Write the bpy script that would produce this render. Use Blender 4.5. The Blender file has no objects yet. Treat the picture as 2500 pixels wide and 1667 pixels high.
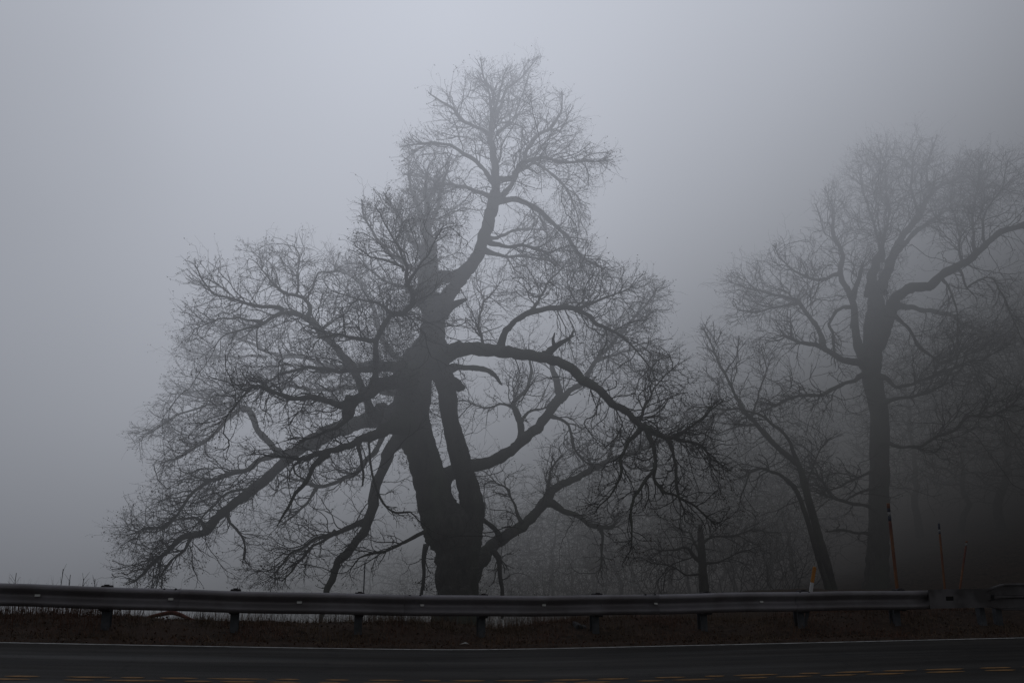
import bpy, math, random
import numpy as np
from mathutils import Vector, Matrix, noise

random.seed(7)
rng = np.random.default_rng(11)
scene = bpy.context.scene
COL = scene.collection

# ------------------------------------------------------------------ camera
F, CX, CY = 2300.0, 1250.0, 833.5
CAMH = 1.10
TH = math.atan((1390 - CY) / F)
CT, ST = math.cos(TH), math.sin(TH)


def P(px, py, Y):
    """world point at depth Y (metres in front of the camera) seen in direction (px, py) of the 2500 x 1667 photograph"""
    a, b = (px - CX) / F, (CY - py) / F
    dy, dz = CT - b * ST, ST + b * CT
    k = Y / dy
    return np.array((a * k, Y, CAMH + dz * k))


def PX(p):
    p = np.atleast_2d(p)
    x, y, z = p[:, 0], p[:, 1], p[:, 2] - CAMH
    d = y * CT + z * ST
    u = -y * ST + z * CT
    return np.stack([CX + F * x / d, CY - F * u / d], 1)


cam_d = bpy.data.cameras.new('camera')
cam = bpy.data.objects.new('camera', cam_d)
COL.objects.link(cam)
cam.location = (0, 0, CAMH)
cam.rotation_euler = (math.pi / 2 + TH, 0, 0)
cam_d.sensor_width = 36
cam_d.lens = 36 * F / 2500
cam_d.clip_end = 500
scene.camera = cam

# ------------------------------------------------------------------ road frame: s runs along the road, t across it
YAW = math.atan(0.2)
U = np.array((math.cos(YAW), math.sin(YAW)))
N = np.array((-math.sin(YAW), math.cos(YAW)))
T_EDGE, T_MID, T_RAIL = 13.76, 9.76, 15.00


def st_xy(s, t):
    return U[0] * s + N[0] * t, U[1] * s + N[1] * t


def xy_st(x, y):
    return U[0] * x + U[1] * y, N[0] * x + N[1] * y


def smooth(a, b, x):
    k = np.clip((np.asarray(x, float) - a) / (b - a), 0, 1)
    return k * k * (3 - 2 * k)


def z_road(s):
    s = np.asarray(s, float) - 2.6
    l = 0.034 * (np.sqrt(s * s + 1.5) - 1.22)
    return np.where(s < 0, np.minimum(l, 0.9), np.clip(.006 * (s - .8), 0, .3))


def vnoise(x, y, f, seed=0.0):
    """cheap smooth value noise out of sines"""
    x = np.asarray(x, float) * f + seed
    y = np.asarray(y, float) * f - seed * 1.7
    return (np.sin(x * 1.7 + 1.3 * np.sin(y * 1.1)) + np.sin(y * 2.3 + 1.7 * np.sin(x * 0.9 + 2.0)) + np.sin((x + y) * 1.31 + seed)) / 3


def z_ground(x, y):
    x = np.asarray(x, float)
    y = np.asarray(y, float)
    s, t = xy_st(x, y)
    zr = z_road(s)
    z = zr - 0.035
    z = z + smooth(T_EDGE + .12, T_EDGE + .45, t) * 0.055
    crest = smooth(T_RAIL - .5, T_RAIL + 1.1, t)
    amp = 0.17 + 0.05 * vnoise(s, t, 0.9) + 0.05 * np.exp(-((s - 4.6) / 1.3) ** 2) - .10 * np.exp(-((s - 3.2) / .6) ** 2) + .12 * smooth(7, 10, s)
    z = z + crest * amp
    z = z + crest * (0.03 * vnoise(x, y, 3.1, 2) + 0.02 * vnoise(x, y, 7.0, 5))
    left = 1 - smooth(6.5, 12, s)
    z = z - left * smooth(T_RAIL + 1.5, T_RAIL + 9, t) * 1.3
    z = z - left * smooth(T_RAIL + 9, T_RAIL + 60, t) * 2.5
    z = z + smooth(9, 34, x) * smooth(T_RAIL + 2, T_RAIL + 22, t) * 15
    z = z + smooth(T_RAIL + 2, T_RAIL + 10, t) * 0.25 * vnoise(x, y, 0.33, 1)
    return z


# ------------------------------------------------------------------ object helpers
def tag(o, label=None, cat=None, group=None, kind=None):
    if label: o['label'] = label
    if cat: o['category'] = cat
    if group: o['group'] = group
    if kind: o['kind'] = kind
    return o


def empty(name, loc, label, cat, group=None):
    o = bpy.data.objects.new(name, None)
    o.empty_display_size = .2
    COL.objects.link(o)
    o.location = loc
    return tag(o, label, cat, group)


def mesh_obj(name, V, Fc, mat, parent=None, smooth_sh=False):
    """V world coordinates; links one mesh object, under parent if given (parent unrotated)"""
    V = np.asarray(V, float)
    off = np.array(parent.location) if parent is not None else np.zeros(3)
    if parent is not None and parent.parent is not None:
        off = off + np.array(parent.parent.location)
    me = bpy.data.meshes.new(name)
    Vn = (V - off).astype(np.float32)
    if isinstance(Fc, np.ndarray):
        n, k = Fc.shape
        me.vertices.add(len(Vn))
        me.vertices.foreach_set('co', Vn.ravel())
        me.loops.add(n * k)
        me.loops.foreach_set('vertex_index', Fc.astype(np.int32).ravel())
        me.polygons.add(n)
        me.polygons.foreach_set('loop_start', np.arange(0, n * k, k, dtype=np.int32))
        me.update(calc_edges=True)
    else:
        me.from_pydata(Vn.tolist(), [], Fc)
        me.update()
    if smooth_sh:
        me.polygons.foreach_set('use_smooth', np.ones(len(me.polygons), bool))
    me.materials.append(mat)
    o = bpy.data.objects.new(name, me)
    COL.objects.link(o)
    if parent is not None:
        o.parent = parent
    return o


class MB:
    def __init__(self):
        self.V, self.Fc = [], []

    def add(self, V, Fc):
        k = len(self.V)
        self.V += [tuple(v) for v in V]
        self.Fc += [tuple(i + k for i in f) for f in Fc]

    def box(self, c, ax, ay, az, bev=0.0):
        """box round c with half-axis vectors ax, ay, az (bevel: chamfered vertical and horizontal edges by a double ring)"""
        c, ax, ay, az = [np.asarray(v, float) for v in (c, ax, ay, az)]
        if bev <= 0:
            V = [c + i * ax + j * ay + k * az for k in (-1, 1) for (i, j) in ((-1, -1), (1, -1), (1, 1), (-1, 1))]
            self.add(V, [(3, 2, 1, 0), (4, 5, 6, 7), (0, 1, 5, 4), (1, 2, 6, 5), (2, 3, 7, 6), (3, 0, 4, 7)])
            return
        lx, ly, lz = [np.linalg.norm(v) for v in (ax, ay, az)]
        fx, fy, fz = 1 - bev / lx, 1 - bev / ly, 1 - bev / lz
        ring = [(-fx, -1), (fx, -1), (1, -fy), (1, fy), (fx, 1), (-fx, 1), (-1, fy), (-1, -fy)]
        rin = [(-fx, -fy), (fx, -fy), (fx, -fy), (fx, fy), (fx, fy), (-fx, fy), (-fx, fy), (-fx, -fy)]
        V = []
        for rr, k in ((rin, -1), (ring, -fz), (ring, fz), (rin, 1)):
            V += [c + i * ax + j * ay + k * az for i, j in rr]
        Fc = [tuple(range(7, -1, -1)), tuple(range(24, 32))]
        for r in range(3):
            for i in range(8):
                j = (i + 1) % 8
                Fc.append((r * 8 + i, r * 8 + j, r * 8 + 8 + j, r * 8 + 8 + i))
        self.add(V, Fc)

    def tube(self, pts, rad, n=8, cap=True):
        V, Fc = tube(np.asarray(pts, float), np.asarray(rad, float), n, 0, cap)
        self.add(V, Fc)

    def build(self, name, mat, parent=None, smooth_sh=False):
        return mesh_obj(name, self.V, self.Fc, mat, parent, smooth_sh)


def frames(pts):
    d = np.gradient(pts, axis=0)
    d /= np.linalg.norm(d, axis=1)[:, None] + 1e-9
    ref = np.array((0.3, 1.0, 0.2))
    a = np.cross(d, ref)
    a /= np.linalg.norm(a, axis=1)[:, None] + 1e-9
    # parallel transport
    for i in range(1, len(pts)):
        v = a[i - 1] - d[i] * np.dot(a[i - 1], d[i])
        l = np.linalg.norm(v)
        if l > 1e-6: a[i] = v / l
    b = np.cross(d, a)
    return d, a, b


def tube(pts, rad, n=10, rough=0.0, cap=True, seed=0.0, freq=1.0):
    d, a, b = frames(pts)
    m = len(pts)
    ang = np.linspace(0, 2 * math.pi, n, endpoint=False)
    V = np.zeros((m, n, 3))
    for j, t in enumerate(ang):
        V[:, j] = pts + rad[:, None] * (a * math.cos(t) + b * math.sin(t))
    if rough > 0:
        for i in range(m):
            r = rad[i]
            for j in range(n):
                p = V[i, j]
                q = Vector(p * freq) + Vector((seed, seed * .7, 0))
                k = noise.noise(q / max(r * 2.2, .05)) * .9 + noise.noise(q / max(r * .8, .03)) * .45
                V[i, j] = pts[i] + (p - pts[i]) * (1 + rough * k)
    Fc = []
    for i in range(m - 1):
        for j in range(n):
            k = (j + 1) % n
            Fc.append((i * n + j, i * n + k, (i + 1) * n + k, (i + 1) * n + j))
    V = V.reshape(-1, 3)
    if cap:
        Fc.append(tuple(range(n - 1, -1, -1)))
        Fc.append(tuple(range((m - 1) * n, m * n)))
    return V, Fc


def resample(pts, step, k=None):
    """Catmull-Rom through pts (any number of columns; first three are the position), sampled about every step"""
    pts = np.asarray(pts, float)
    ext = np.vstack([2 * pts[0] - pts[1], pts, 2 * pts[-1] - pts[-2]])
    out = []
    for i in range(1, len(ext) - 2):
        p0, p1, p2, p3 = ext[i - 1:i + 3]
        n = max(2, int(np.linalg.norm((p2 - p1)[:3]) / step) + 1)
        u = np.linspace(0, 1, n, endpoint=False)[:, None]
        out.append(.5 * (2 * p1 + (p2 - p0) * u + (2 * p0 - 5 * p1 + 4 * p2 - p3) * u ** 2 + (3 * p1 - p0 - 3 * p2 + p3) * u ** 3))
    out.append(pts[-1:])
    return np.vstack(out)


# ------------------------------------------------------------------ materials
def mat_new(name):
    m = bpy.data.materials.new(name)
    m.use_nodes = True
    nt = m.node_tree
    for n in list(nt.nodes): nt.nodes.remove(n)
    return m, nt, nt.nodes, nt.links


def mat(name, c1, c2, scale=4.0, rough=.9, bump=.3, bscale=None, metal=0.0, spec=.3, detail=6, stretch=(1, 1, 1), c3=None, s3=.7):
    m, nt, nd, lk = mat_new(name)
    out = nd.new('ShaderNodeOutputMaterial')
    b = nd.new('ShaderNodeBsdfPrincipled')
    tc = nd.new('ShaderNodeTexCoord')
    mp = nd.new('ShaderNodeMapping')
    mp.inputs['Scale'].default_value = stretch
    lk.new(tc.outputs['Object'], mp.inputs['Vector'])
    nz = nd.new('ShaderNodeTexNoise')
    nz.inputs['Scale'].default_value = scale
    nz.inputs['Detail'].default_value = detail
    nz.inputs['Roughness'].default_value = .65
    lk.new(mp.outputs[0], nz.inputs['Vector'])
    rp = nd.new('ShaderNodeValToRGB')
    rp.color_ramp.elements[0].position = .32
    rp.color_ramp.elements[1].position = .68
    rp.color_ramp.elements[0].color = (*c1, 1)
    rp.color_ramp.elements[1].color = (*c2, 1)
    lk.new(nz.outputs['Fac'], rp.inputs['Fac'])
    col = rp.outputs['Color']
    if c3:
        n3 = nd.new('ShaderNodeTexNoise')
        n3.inputs['Scale'].default_value = s3
        n3.inputs['Detail'].default_value = 4
        lk.new(mp.outputs[0], n3.inputs['Vector'])
        r3 = nd.new('ShaderNodeValToRGB')
        r3.color_ramp.elements[0].position = .45
        r3.color_ramp.elements[1].position = .62
        lk.new(n3.outputs['Fac'], r3.inputs['Fac'])
        mx = nd.new('ShaderNodeMix')
        mx.data_type = 'RGBA'
        mx.inputs[7].default_value = (*c3, 1)
        lk.new(r3.outputs['Color'], mx.inputs[0])
        lk.new(col, mx.inputs[6])
        col = mx.outputs[2]
    lk.new(col, b.inputs['Base Color'])
    b.inputs['Roughness'].default_value = rough
    b.inputs['Metallic'].default_value = metal
    b.inputs['Specular IOR Level'].default_value = spec
    if bump > 0:
        n2 = nd.new('ShaderNodeTexNoise')
        n2.inputs['Scale'].default_value = bscale or scale * 3
        n2.inputs['Detail'].default_value = 5
        lk.new(mp.outputs[0], n2.inputs['Vector'])
        bp = nd.new('ShaderNodeBump')
        bp.inputs['Strength'].default_value = bump
        bp.inputs['Distance'].default_value = .02
        lk.new(n2.outputs['Fac'], bp.inputs['Height'])
        lk.new(bp.outputs['Normal'], b.inputs['Normal'])
    lk.new(b.outputs[0], out.inputs['Surface'])
    return m


M = {}
M['bark'] = mat('oak_bark', (.007, .0065, .006), (.05, .046, .042), 6, .95, 1, 14, c3=(.035, .04, .028), s3=1.2, stretch=(1, 1, .35))
M['twig'] = mat('twig_bark', (.010, .009, .009), (.022, .02, .019), 3, .95, 0)
M['leaf'] = mat('dry_leaf', (.030, .022, .016), (.06, .042, .028), 6, .9, 0)
def asphalt():
    m, nt, nd, lk = mat_new('asphalt')
    out = nd.new('ShaderNodeOutputMaterial')
    b = nd.new('ShaderNodeBsdfPrincipled')
    tc = nd.new('ShaderNodeTexCoord')
    rot = nd.new('ShaderNodeMapping')
    rot.inputs['Rotation'].default_value = (0, 0, -YAW)
    lk.new(tc.outputs['Object'], rot.inputs['Vector'])

    def noise_n(scale, stretch, detail, lo, hi):
        mp = nd.new('ShaderNodeMapping')
        mp.inputs['Scale'].default_value = stretch
        lk.new(rot.outputs[0], mp.inputs['Vector'])
        nz = nd.new('ShaderNodeTexNoise')
        nz.inputs['Scale'].default_value = scale
        nz.inputs['Detail'].default_value = detail
        nz.inputs['Roughness'].default_value = .6
        lk.new(mp.outputs[0], nz.inputs['Vector'])
        mr = nd.new('ShaderNodeMapRange')
        mr.inputs[1].default_value = .33
        mr.inputs[2].default_value = .67
        mr.inputs[3].default_value = lo
        mr.inputs[4].default_value = hi
        lk.new(nz.outputs['Fac'], mr.inputs[0])
        return mr.outputs[0], nz

    def mul(a, c):
        n = nd.new('ShaderNodeMath')
        n.operation = 'MULTIPLY'
        lk.new(a, n.inputs[0])
        lk.new(c, n.inputs[1])
        return n.outputs[0]

    grain, gn = noise_n(95, (1, 1, 1), 3, .72, 1.28)
    streak, _ = noise_n(1.5, (.10, 1.4, 1), 4, .55, 1.55)
    patch, _ = noise_n(.8, (.5, 1, 1), 5, .75, 1.25)
    vo = nd.new('ShaderNodeTexVoronoi')
    vo.feature = 'DISTANCE_TO_EDGE'
    vo.inputs['Scale'].default_value = .55
    wob = nd.new('ShaderNodeVectorMath')
    wob.operation = 'MULTIPLY_ADD'
    wn_ = nd.new('ShaderNodeTexNoise')
    wn_.inputs['Scale'].default_value = 3
    wn_.inputs['Detail'].default_value = 5
    lk.new(rot.outputs[0], wn_.inputs['Vector'])
    lk.new(wn_.outputs['Color'], wob.inputs[0])
    wob.inputs[1].default_value = (.5, .5, .5)
    lk.new(rot.outputs[0], wob.inputs[2])
    lk.new(wob.outputs[0], vo.inputs['Vector'])
    cr = nd.new('ShaderNodeMapRange')
    cr.inputs[1].default_value = .0
    cr.inputs[2].default_value = .018
    cr.inputs[3].default_value = .45
    cr.inputs[4].default_value = 1.0
    lk.new(vo.outputs['Distance'], cr.inputs[0])
    f = mul(mul(mul(grain, streak), patch), cr.outputs[0])
    cb = nd.new('ShaderNodeCombineColor')
    for k, c in enumerate((.0150, .0131, .0113)):
        n = nd.new('ShaderNodeMath')
        n.operation = 'MULTIPLY'
        n.inputs[1].default_value = c
        lk.new(f, n.inputs[0])
        lk.new(n.outputs[0], cb.inputs[k])
    lk.new(cb.outputs[0], b.inputs['Base Color'])
    ro, _ = noise_n(1.1, (.15, 1.2, 1), 3, .92, .62)
    lk.new(ro, b.inputs['Roughness'])
    b.inputs['Specular IOR Level'].default_value = .16
    bp = nd.new('ShaderNodeBump')
    bp.inputs['Strength'].default_value = .5
    bp.inputs['Distance'].default_value = .01
    lk.new(gn.outputs['Fac'], bp.inputs['Height'])
    lk.new(bp.outputs['Normal'], b.inputs['Normal'])
    lk.new(b.outputs[0], out.inputs['Surface'])
    return m


M['asphalt'] = asphalt()
M['white_paint'] = mat('worn_white_paint', (.20, .20, .195), (.48, .47, .455), 14, .8, .2, 60)
M['yellow_paint'] = mat('worn_yellow_paint', (.09, .046, .012), (.28, .14, .034), 12, .8, .2, 60)
M['ground'] = mat('leaf_litter_soil', (.019, .014, .011), (.058, .040, .030), 7, 1, .8, 22, c3=(.044, .029, .022), s3=1.6, spec=.1)
M['grass'] = mat('dry_grass', (.050, .036, .025), (.16, .112, .077), 2.2, 1, 0, c3=(.11, .060, .043), s3=.9, spec=.1)
M['steel'] = mat('galvanized_steel', (.150, .142, .154), (.195, .185, .200), 1.8, .55, .08, 12, metal=.35, spec=.35, c3=(.125, .116, .122), s3=1.5, stretch=(1, 1, .5))
M['dull'] = mat('dull_weathered_steel', (.090, .086, .091), (.13, .124, .131), 2.2, .65, .10, 14, metal=.3, spec=.25, c3=(.055, .05, .052), s3=2.0)  # steel darkened to paint in the forest's shade on the rail's right end
M['post'] = mat('weathered_post', (.04, .044, .05), (.08, .085, .095), 8, .8, .2, 30)
M['block'] = mat('dark_blockout', (.016, .014, .016), (.03, .025, .028), 8, .8, .2, 30)
M['reflector'] = mat('reflector_sheet', (.50, .51, .50), (.62, .63, .61), 20, .4, 0)
M['dark'] = mat('slot_shadow', (.006, .006, .006), (.010, .010, .010), 8, .9, 0)
M['orange'] = mat('orange_plastic', (.12, .048, .018), (.17, .066, .022), 9, .6, 0, c3=(.09, .022, .013), s3=2)
M['dullwhite'] = mat('worn_white_band', (.14, .14, .145), (.2, .2, .205), 12, .6, 0)
M['amber'] = mat('amber_sheet', (.30, .12, .02), (.38, .16, .03), 12, .5, 0)
M['white'] = mat('white_plastic', (.40, .40, .42), (.50, .50, .52), 12, .5, 0)
M['blackband'] = mat('dark_band', (.012, .014, .03), (.02, .022, .045), 12, .6, 0)
M['rust'] = mat('rusty_strip', (.07, .026, .020), (.16, .058, .044), 10, .9, .3)
M['rock'] = mat('grey_rock', (.022, .023, .026), (.05, .05, .054), 5, .9, .6, 20)
M['bolt'] = mat('dark_bolt', (.02, .02, .022), (.04, .04, .044), 20, .5, 0, metal=.5)
M['fallen'] = mat('fallen_leaf', (.022, .012, .008), (.07, .035, .020), 30, 1, 0)
M['paper'] = mat('pale_scrap', (.18, .18, .17), (.3, .3, .28), 20, .9, 0)

# ------------------------------------------------------------------ fog: a bank of haze round the whole place, its own emission replacing scattered light
FOG = dict(x0=-75, x1=75, y0=-25, y1=95, z0=-14, z1=60)
# stops (q, rgb) of the emission that puts light and hillside shade into the bank, over the slanted height q = z - SL * x
SLX = .36
LATX, LATK = -1.0, .044
#FOGSTOPS
QSTOPS = [(-14, (.007, .007, .007)), (-6, (.017, .017, .017)), (-2, (.040, .040, .042)), (0, (.064, .065, .068)), (3, (.110, .114, .123)), (7, (.267, .280, .312)),
          (11, (.415, .436, .489)), (16, (.523, .552, .624)), (24, (.622, .656, .740)), (50, (.65, .685, .77))]


def build_fog():
    me = bpy.data.meshes.new('fog')
    x0, x1, y0, y1, z0, z1 = [FOG[k] for k in ('x0', 'x1', 'y0', 'y1', 'z0', 'z1')]
    V = [(x, y, z) for z in (z0, z1) for x, y in ((x0, y0), (x1, y0), (x1, y1), (x0, y1))]
    me.from_pydata(V, [], [(3, 2, 1, 0), (4, 5, 6, 7), (0, 1, 5, 4), (1, 2, 6, 5), (2, 3, 7, 6), (3, 0, 4, 7)])
    o = bpy.data.objects.new('fog', me)
    COL.objects.link(o)
    tag(o, 'pale grey fog filling the air behind and between the trees', kind='structure')
    m, nt, nd, lk = mat_new('fog_haze')
    out = nd.new('ShaderNodeOutputMaterial')
    geo = nd.new('ShaderNodeNewGeometry')
    sep = nd.new('ShaderNodeSeparateXYZ')
    lk.new(geo.outputs['Position'], sep.inputs[0])

    def math_n(op, a, b=None, clamp=False):
        n = nd.new('ShaderNodeMath')
        n.operation = op
        n.use_clamp = clamp
        for i, v in enumerate((a, b)):
            if v is None: continue
            if isinstance(v, (int, float)): n.inputs[i].default_value = v
            else: lk.new(v, n.inputs[i])
        return n.outputs[0]

    X, Y, Z = sep.outputs

    def maprange(v, a, b, c, d, kind='SMOOTHSTEP'):
        n = nd.new('ShaderNodeMapRange')
        n.interpolation_type = kind
        for i, w in enumerate((a, b, c, d)): n.inputs[i + 1].default_value = w
        lk.new(v, n.inputs[0])
        return n.outputs[0]

    q = math_n('SUBTRACT', Z, math_n('MULTIPLY', X, SLX))
    qa, qb = QSTOPS[0][0], QSTOPS[-1][0]
    qn = maprange(q, qa, qb, 0, 1, 'LINEAR')
    rp = nd.new('ShaderNodeValToRGB')
    cr = rp.color_ramp
    cr.interpolation = 'B_SPLINE' if False else 'LINEAR'
    cr.elements[0].position = 0
    cr.elements[1].position = 1
    for k in QSTOPS[1:-1]: cr.elements.new((k[0] - qa) / (qb - qa))
    for e, k in zip(cr.elements, QSTOPS): e.color = (*k[1], 1)
    lk.new(qn, rp.inputs['Fac'])
    # lateral fall-off of the glow, a darkening painted in towards both sides
    xx = math_n('MULTIPLY', math_n('ADD', X, LATX), LATK)
    lat = math_n('DIVIDE', 1.0, math_n('ADD', 1.0, math_n('MULTIPLY', xx, xx)))
    # density
    dy = maprange(Y, 12.0, 19.0, .0025, 1.0)
    dz = math_n('ADD', .0065, math_n('MULTIPLY', math_n('MAXIMUM', Z, 0.0), .0049))
    far = maprange(Y, 23.5, 33, 0.0, .07)
    top = maprange(Z, 38, 58, 1.0, 0.15)
    den = math_n('MULTIPLY', math_n('ADD', math_n('MULTIPLY', dy, dz), far), top)
    ab = nd.new('ShaderNodeVolumeAbsorption')
    ab.inputs['Color'].default_value = (0, 0, 0, 1)
    lk.new(den, ab.inputs['Density'])
    em = nd.new('ShaderNodeEmission')
    lk.new(rp.outputs['Color'], em.inputs['Color'])
    # slow drifting of the bank
    dn = nd.new('ShaderNodeTexNoise')
    dn.inputs['Scale'].default_value = .075
    dn.inputs['Detail'].default_value = 2
    lk.new(geo.outputs['Position'], dn.inputs['Vector'])
    dr = maprange(dn.outputs['Fac'], .3, .7, .90, 1.10, 'LINEAR')
    lk.new(math_n('MULTIPLY', math_n('MULTIPLY', den, lat), dr), em.inputs['Strength'])
    ad = nd.new('ShaderNodeAddShader')
    lk.new(ab.outputs[0], ad.inputs[0])
    lk.new(em.outputs[0], ad.inputs[1])
    lk.new(ad.outputs[0], out.inputs['Volume'])
    me.materials.append(m)
    return o


fog = build_fog()
scene.cycles.volume_step_rate = .42
scene.cycles.volume_max_steps = 64
scene.cycles.max_bounces = 3
scene.cycles.diffuse_bounces = 1
scene.cycles.glossy_bounces = 1
scene.cycles.transmission_bounces = 0
scene.cycles.volume_bounces = 0
scene.cycles.transparent_max_bounces = 4
scene.cycles.use_denoising = True

# ------------------------------------------------------------------ sky and sun
SUN_EL, SUN_ROT = math.radians(42), math.radians(-12)
w = bpy.data.worlds.new('World')
scene.world = w
w.use_nodes = True
wn = w.node_tree
for n in list(wn.nodes): wn.nodes.remove(n)
wo = wn.nodes.new('ShaderNodeOutputWorld')
bg = wn.nodes.new('ShaderNodeBackground')
sk = wn.nodes.new('ShaderNodeTexSky')
sk.sky_type = 'NISHITA'
sk.sun_disc = False
sk.sun_elevation = SUN_EL
sk.sun_rotation = SUN_ROT
sk.air_density = 1.0
sk.dust_density = 6.0
sk.altitude = 1500
hs = wn.nodes.new('ShaderNodeHueSaturation')
hs.inputs['Saturation'].default_value = .12
wn.links.new(sk.outputs[0], hs.inputs['Color'])
wn.links.new(hs.outputs[0], bg.inputs['Color'])
bg.inputs['Strength'].default_value = .05
w.cycles.sampling_method = 'NONE'
wn.links.new(bg.outputs[0], wo.inputs['Surface'])
sl = bpy.data.lights.new('sun', 'SUN')
sl.energy = .5
sl.angle = math.radians(25)
sl.color = (1, .97, .93)
so = bpy.data.objects.new('sun', sl)
COL.objects.link(so)
sd = Vector((math.sin(SUN_ROT) * math.cos(SUN_EL), math.cos(SUN_ROT) * math.cos(SUN_EL), math.sin(SUN_EL)))
so.rotation_euler = (-sd).to_track_quat('-Z', 'Y').to_euler()
so.location = (0, 0, 30)
scene.view_settings.view_transform = 'Standard'
scene.view_settings.look = 'None'
scene.view_settings.exposure = 0

# ------------------------------------------------------------------ ground and road


def grid_sheet(name, xs, ys, zf, m, kind='structure', sm=True):
    X, Y = np.meshgrid(xs, ys)
    Z = zf(X, Y)
    V = np.stack([X, Y, Z], -1).reshape(-1, 3)
    ny, nx = X.shape
    i = np.arange(ny - 1)[:, None] * nx + np.arange(nx - 1)[None]
    Fc = np.stack([i, i + 1, i + nx + 1, i + nx], -1).reshape(-1, 4)
    o = mesh_obj(name, V, Fc, m, None, sm)
    if kind: o['kind'] = kind
    return o


def spaced(a, b, knots):
    out = [a]
    while out[-1] < b:
        st = np.interp(out[-1], [k[0] for k in knots], [k[1] for k in knots])
        out.append(out[-1] + st)
    return np.array(out)


gx = spaced(-110, 110, [(-110, 5), (-14, .5), (-9, .12), (12, .12), (16, .5), (110, 5)])
gy = spaced(-40, 140, [(-40, 5), (8, .6), (11, .1), (20, .1), (26, .4), (140, 5)])
g = grid_sheet('ground', gx, gy, z_ground, M['ground'])
tag(g, 'brown leaf litter verge and bank falling away behind the guardrail')


def strip(name, s0, s1, ta, tb, lift, m, ds=.4, nt=5, parent=None):
    ss = np.arange(s0, s1 + ds, ds)
    tt = np.linspace(ta, tb, nt)
    S, T = np.meshgrid(ss, tt)
    X, Y = st_xy(S, T)
    Z = z_road(S) + lift
    V = np.stack([X, Y, Z], -1).reshape(-1, 3)
    nn, mm = S.shape
    i = np.arange(nn - 1)[:, None] * mm + np.arange(mm - 1)[None]
    Fc = np.stack([i, i + 1, i + mm + 1, i + mm], -1).reshape(-1, 4)
    return mesh_obj(name, V, Fc, m, parent, True)


road = strip('road', -45, 60, 4.9, T_EDGE + .16, 0.0, M['asphalt'], .4, 14)
tag(road, 'dark asphalt road running across the foreground', kind='structure')
ss = np.arange(-45, 60, .09)
ra_ = np.random.default_rng(5)
V = []
for s_ in ss:
    for sg in (-1, 1):
        x, y = st_xy(s_, T_EDGE + .012 * math.sin(s_ * .7) + sg * (.05 + ra_.uniform(-.016, .008)))
        V.append((x, y, float(z_road(s_)) + .004))
k_ = np.arange(len(ss) - 1)[:, None] * 2
el = mesh_obj('edge_line', V, k_ + np.array([[0, 2, 3, 1]]), M['white_paint'], road)
tag(el, 'thin worn white edge line', kind='structure')
# double yellow centre line, broken up by milled rumble grooves: lens-shaped patches of paint
V, Fc = [], []
for row, tc in enumerate((T_MID - .12, T_MID + .12)):
    s = -20.0 + row * .12
    while s < 32:
        L = .40 * random.choice((.6, .9, 1.0, 1.1, 1.3)) * random.uniform(.85, 1.12)
        gap = .15 * random.uniform(.4, 1.9)
        n = 8
        for side in (0,):
            base = len(V)
            for i in range(n + 1):
                u = i / n
                hw = .052 * (1 - abs(2 * u - 1) ** 2.6) + .006 + random.uniform(-.004, .004)
                for sg in (-1, 1):
                    x, y = st_xy(s + u * L, tc + sg * hw)
                    V.append((x, y, float(z_road(s + u * L)) + .005))
            for i in range(n):
                k = base + 2 * i
                Fc.append((k, k + 2, k + 3, k + 1))
        s += L + gap
cl = mesh_obj('centre_line', V, Fc, M['yellow_paint'], road)
tag(cl, 'double yellow centre line broken up by rumble grooves', kind='structure')
# ------------------------------------------------------------------ guardrail
OUT = np.array((-N[0], -N[1], 0.0))        # towards the road
U3 = np.array((U[0], U[1], 0.0))
UP = np.array((0, 0, 1.0))
PROF = [(.012, .156), (.034, .153), (.060, .138), (.078, .118), (.083, .100), (.079, .083), (.060, .062), (.022, .032), (.006, .012), (.004, 0.0)]
PROF = PROF + [(d, -z) for d, z in PROF[-2::-1]]


def s_of(px, off=0.0, z=.5):
    """s of the guardrail line under photo column px"""
    lo, hi = -30.0, 45.0
    for _ in range(50):
        m_ = (lo + hi) / 2
        x, y = st_xy(m_, T_RAIL + off)
        if PX((x, y, z))[0, 0] < px: lo = m_
        else: hi = m_
    return lo


RAIL_TOP = float(P(1300, 1453, 15.35)[2])


def rail_z(s):
    return float(z_road(s)) + RAIL_TOP - .156 + .004 * max(0.0, s - 6)


def beam(mb, sa, sb, lift=0.0, prof=PROF, scale=1.0, ds=.4, zf=rail_z, thick=.004, t0=T_RAIL):
    ss = np.linspace(sa, sb, max(2, int((sb - sa) / ds) + 1))
    V = []
    for s in ss:
        x, y = st_xy(s, t0)
        c = np.array((x, y, zf(s) + .006 * math.sin(s * 1.1) + .004 * math.sin(s * 2.9 + 1))) + OUT * (.006 * math.sin(s * .8 + 2) + .004 * math.sin(s * 3.7))
        for d, z in prof: V.append(c + OUT * (d + lift) + UP * z * scale)
        for d, z in prof[::-1]: V.append(c + OUT * (d + lift - thick) + UP * z * scale)
    n = 2 * len(prof)
    Fc = []
    for i in range(len(ss) - 1):
        for j in range(n):
            k = (j + 1) % n
            Fc.append((i * n + j, (i + 1) * n + j, (i + 1) * n + k, i * n + k))
    Fc.append(tuple(range(n)))
    Fc.append(tuple(range(len(ss) * n - 1, (len(ss) - 1) * n - 1, -1)))
    mb.add(V, Fc)


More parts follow.
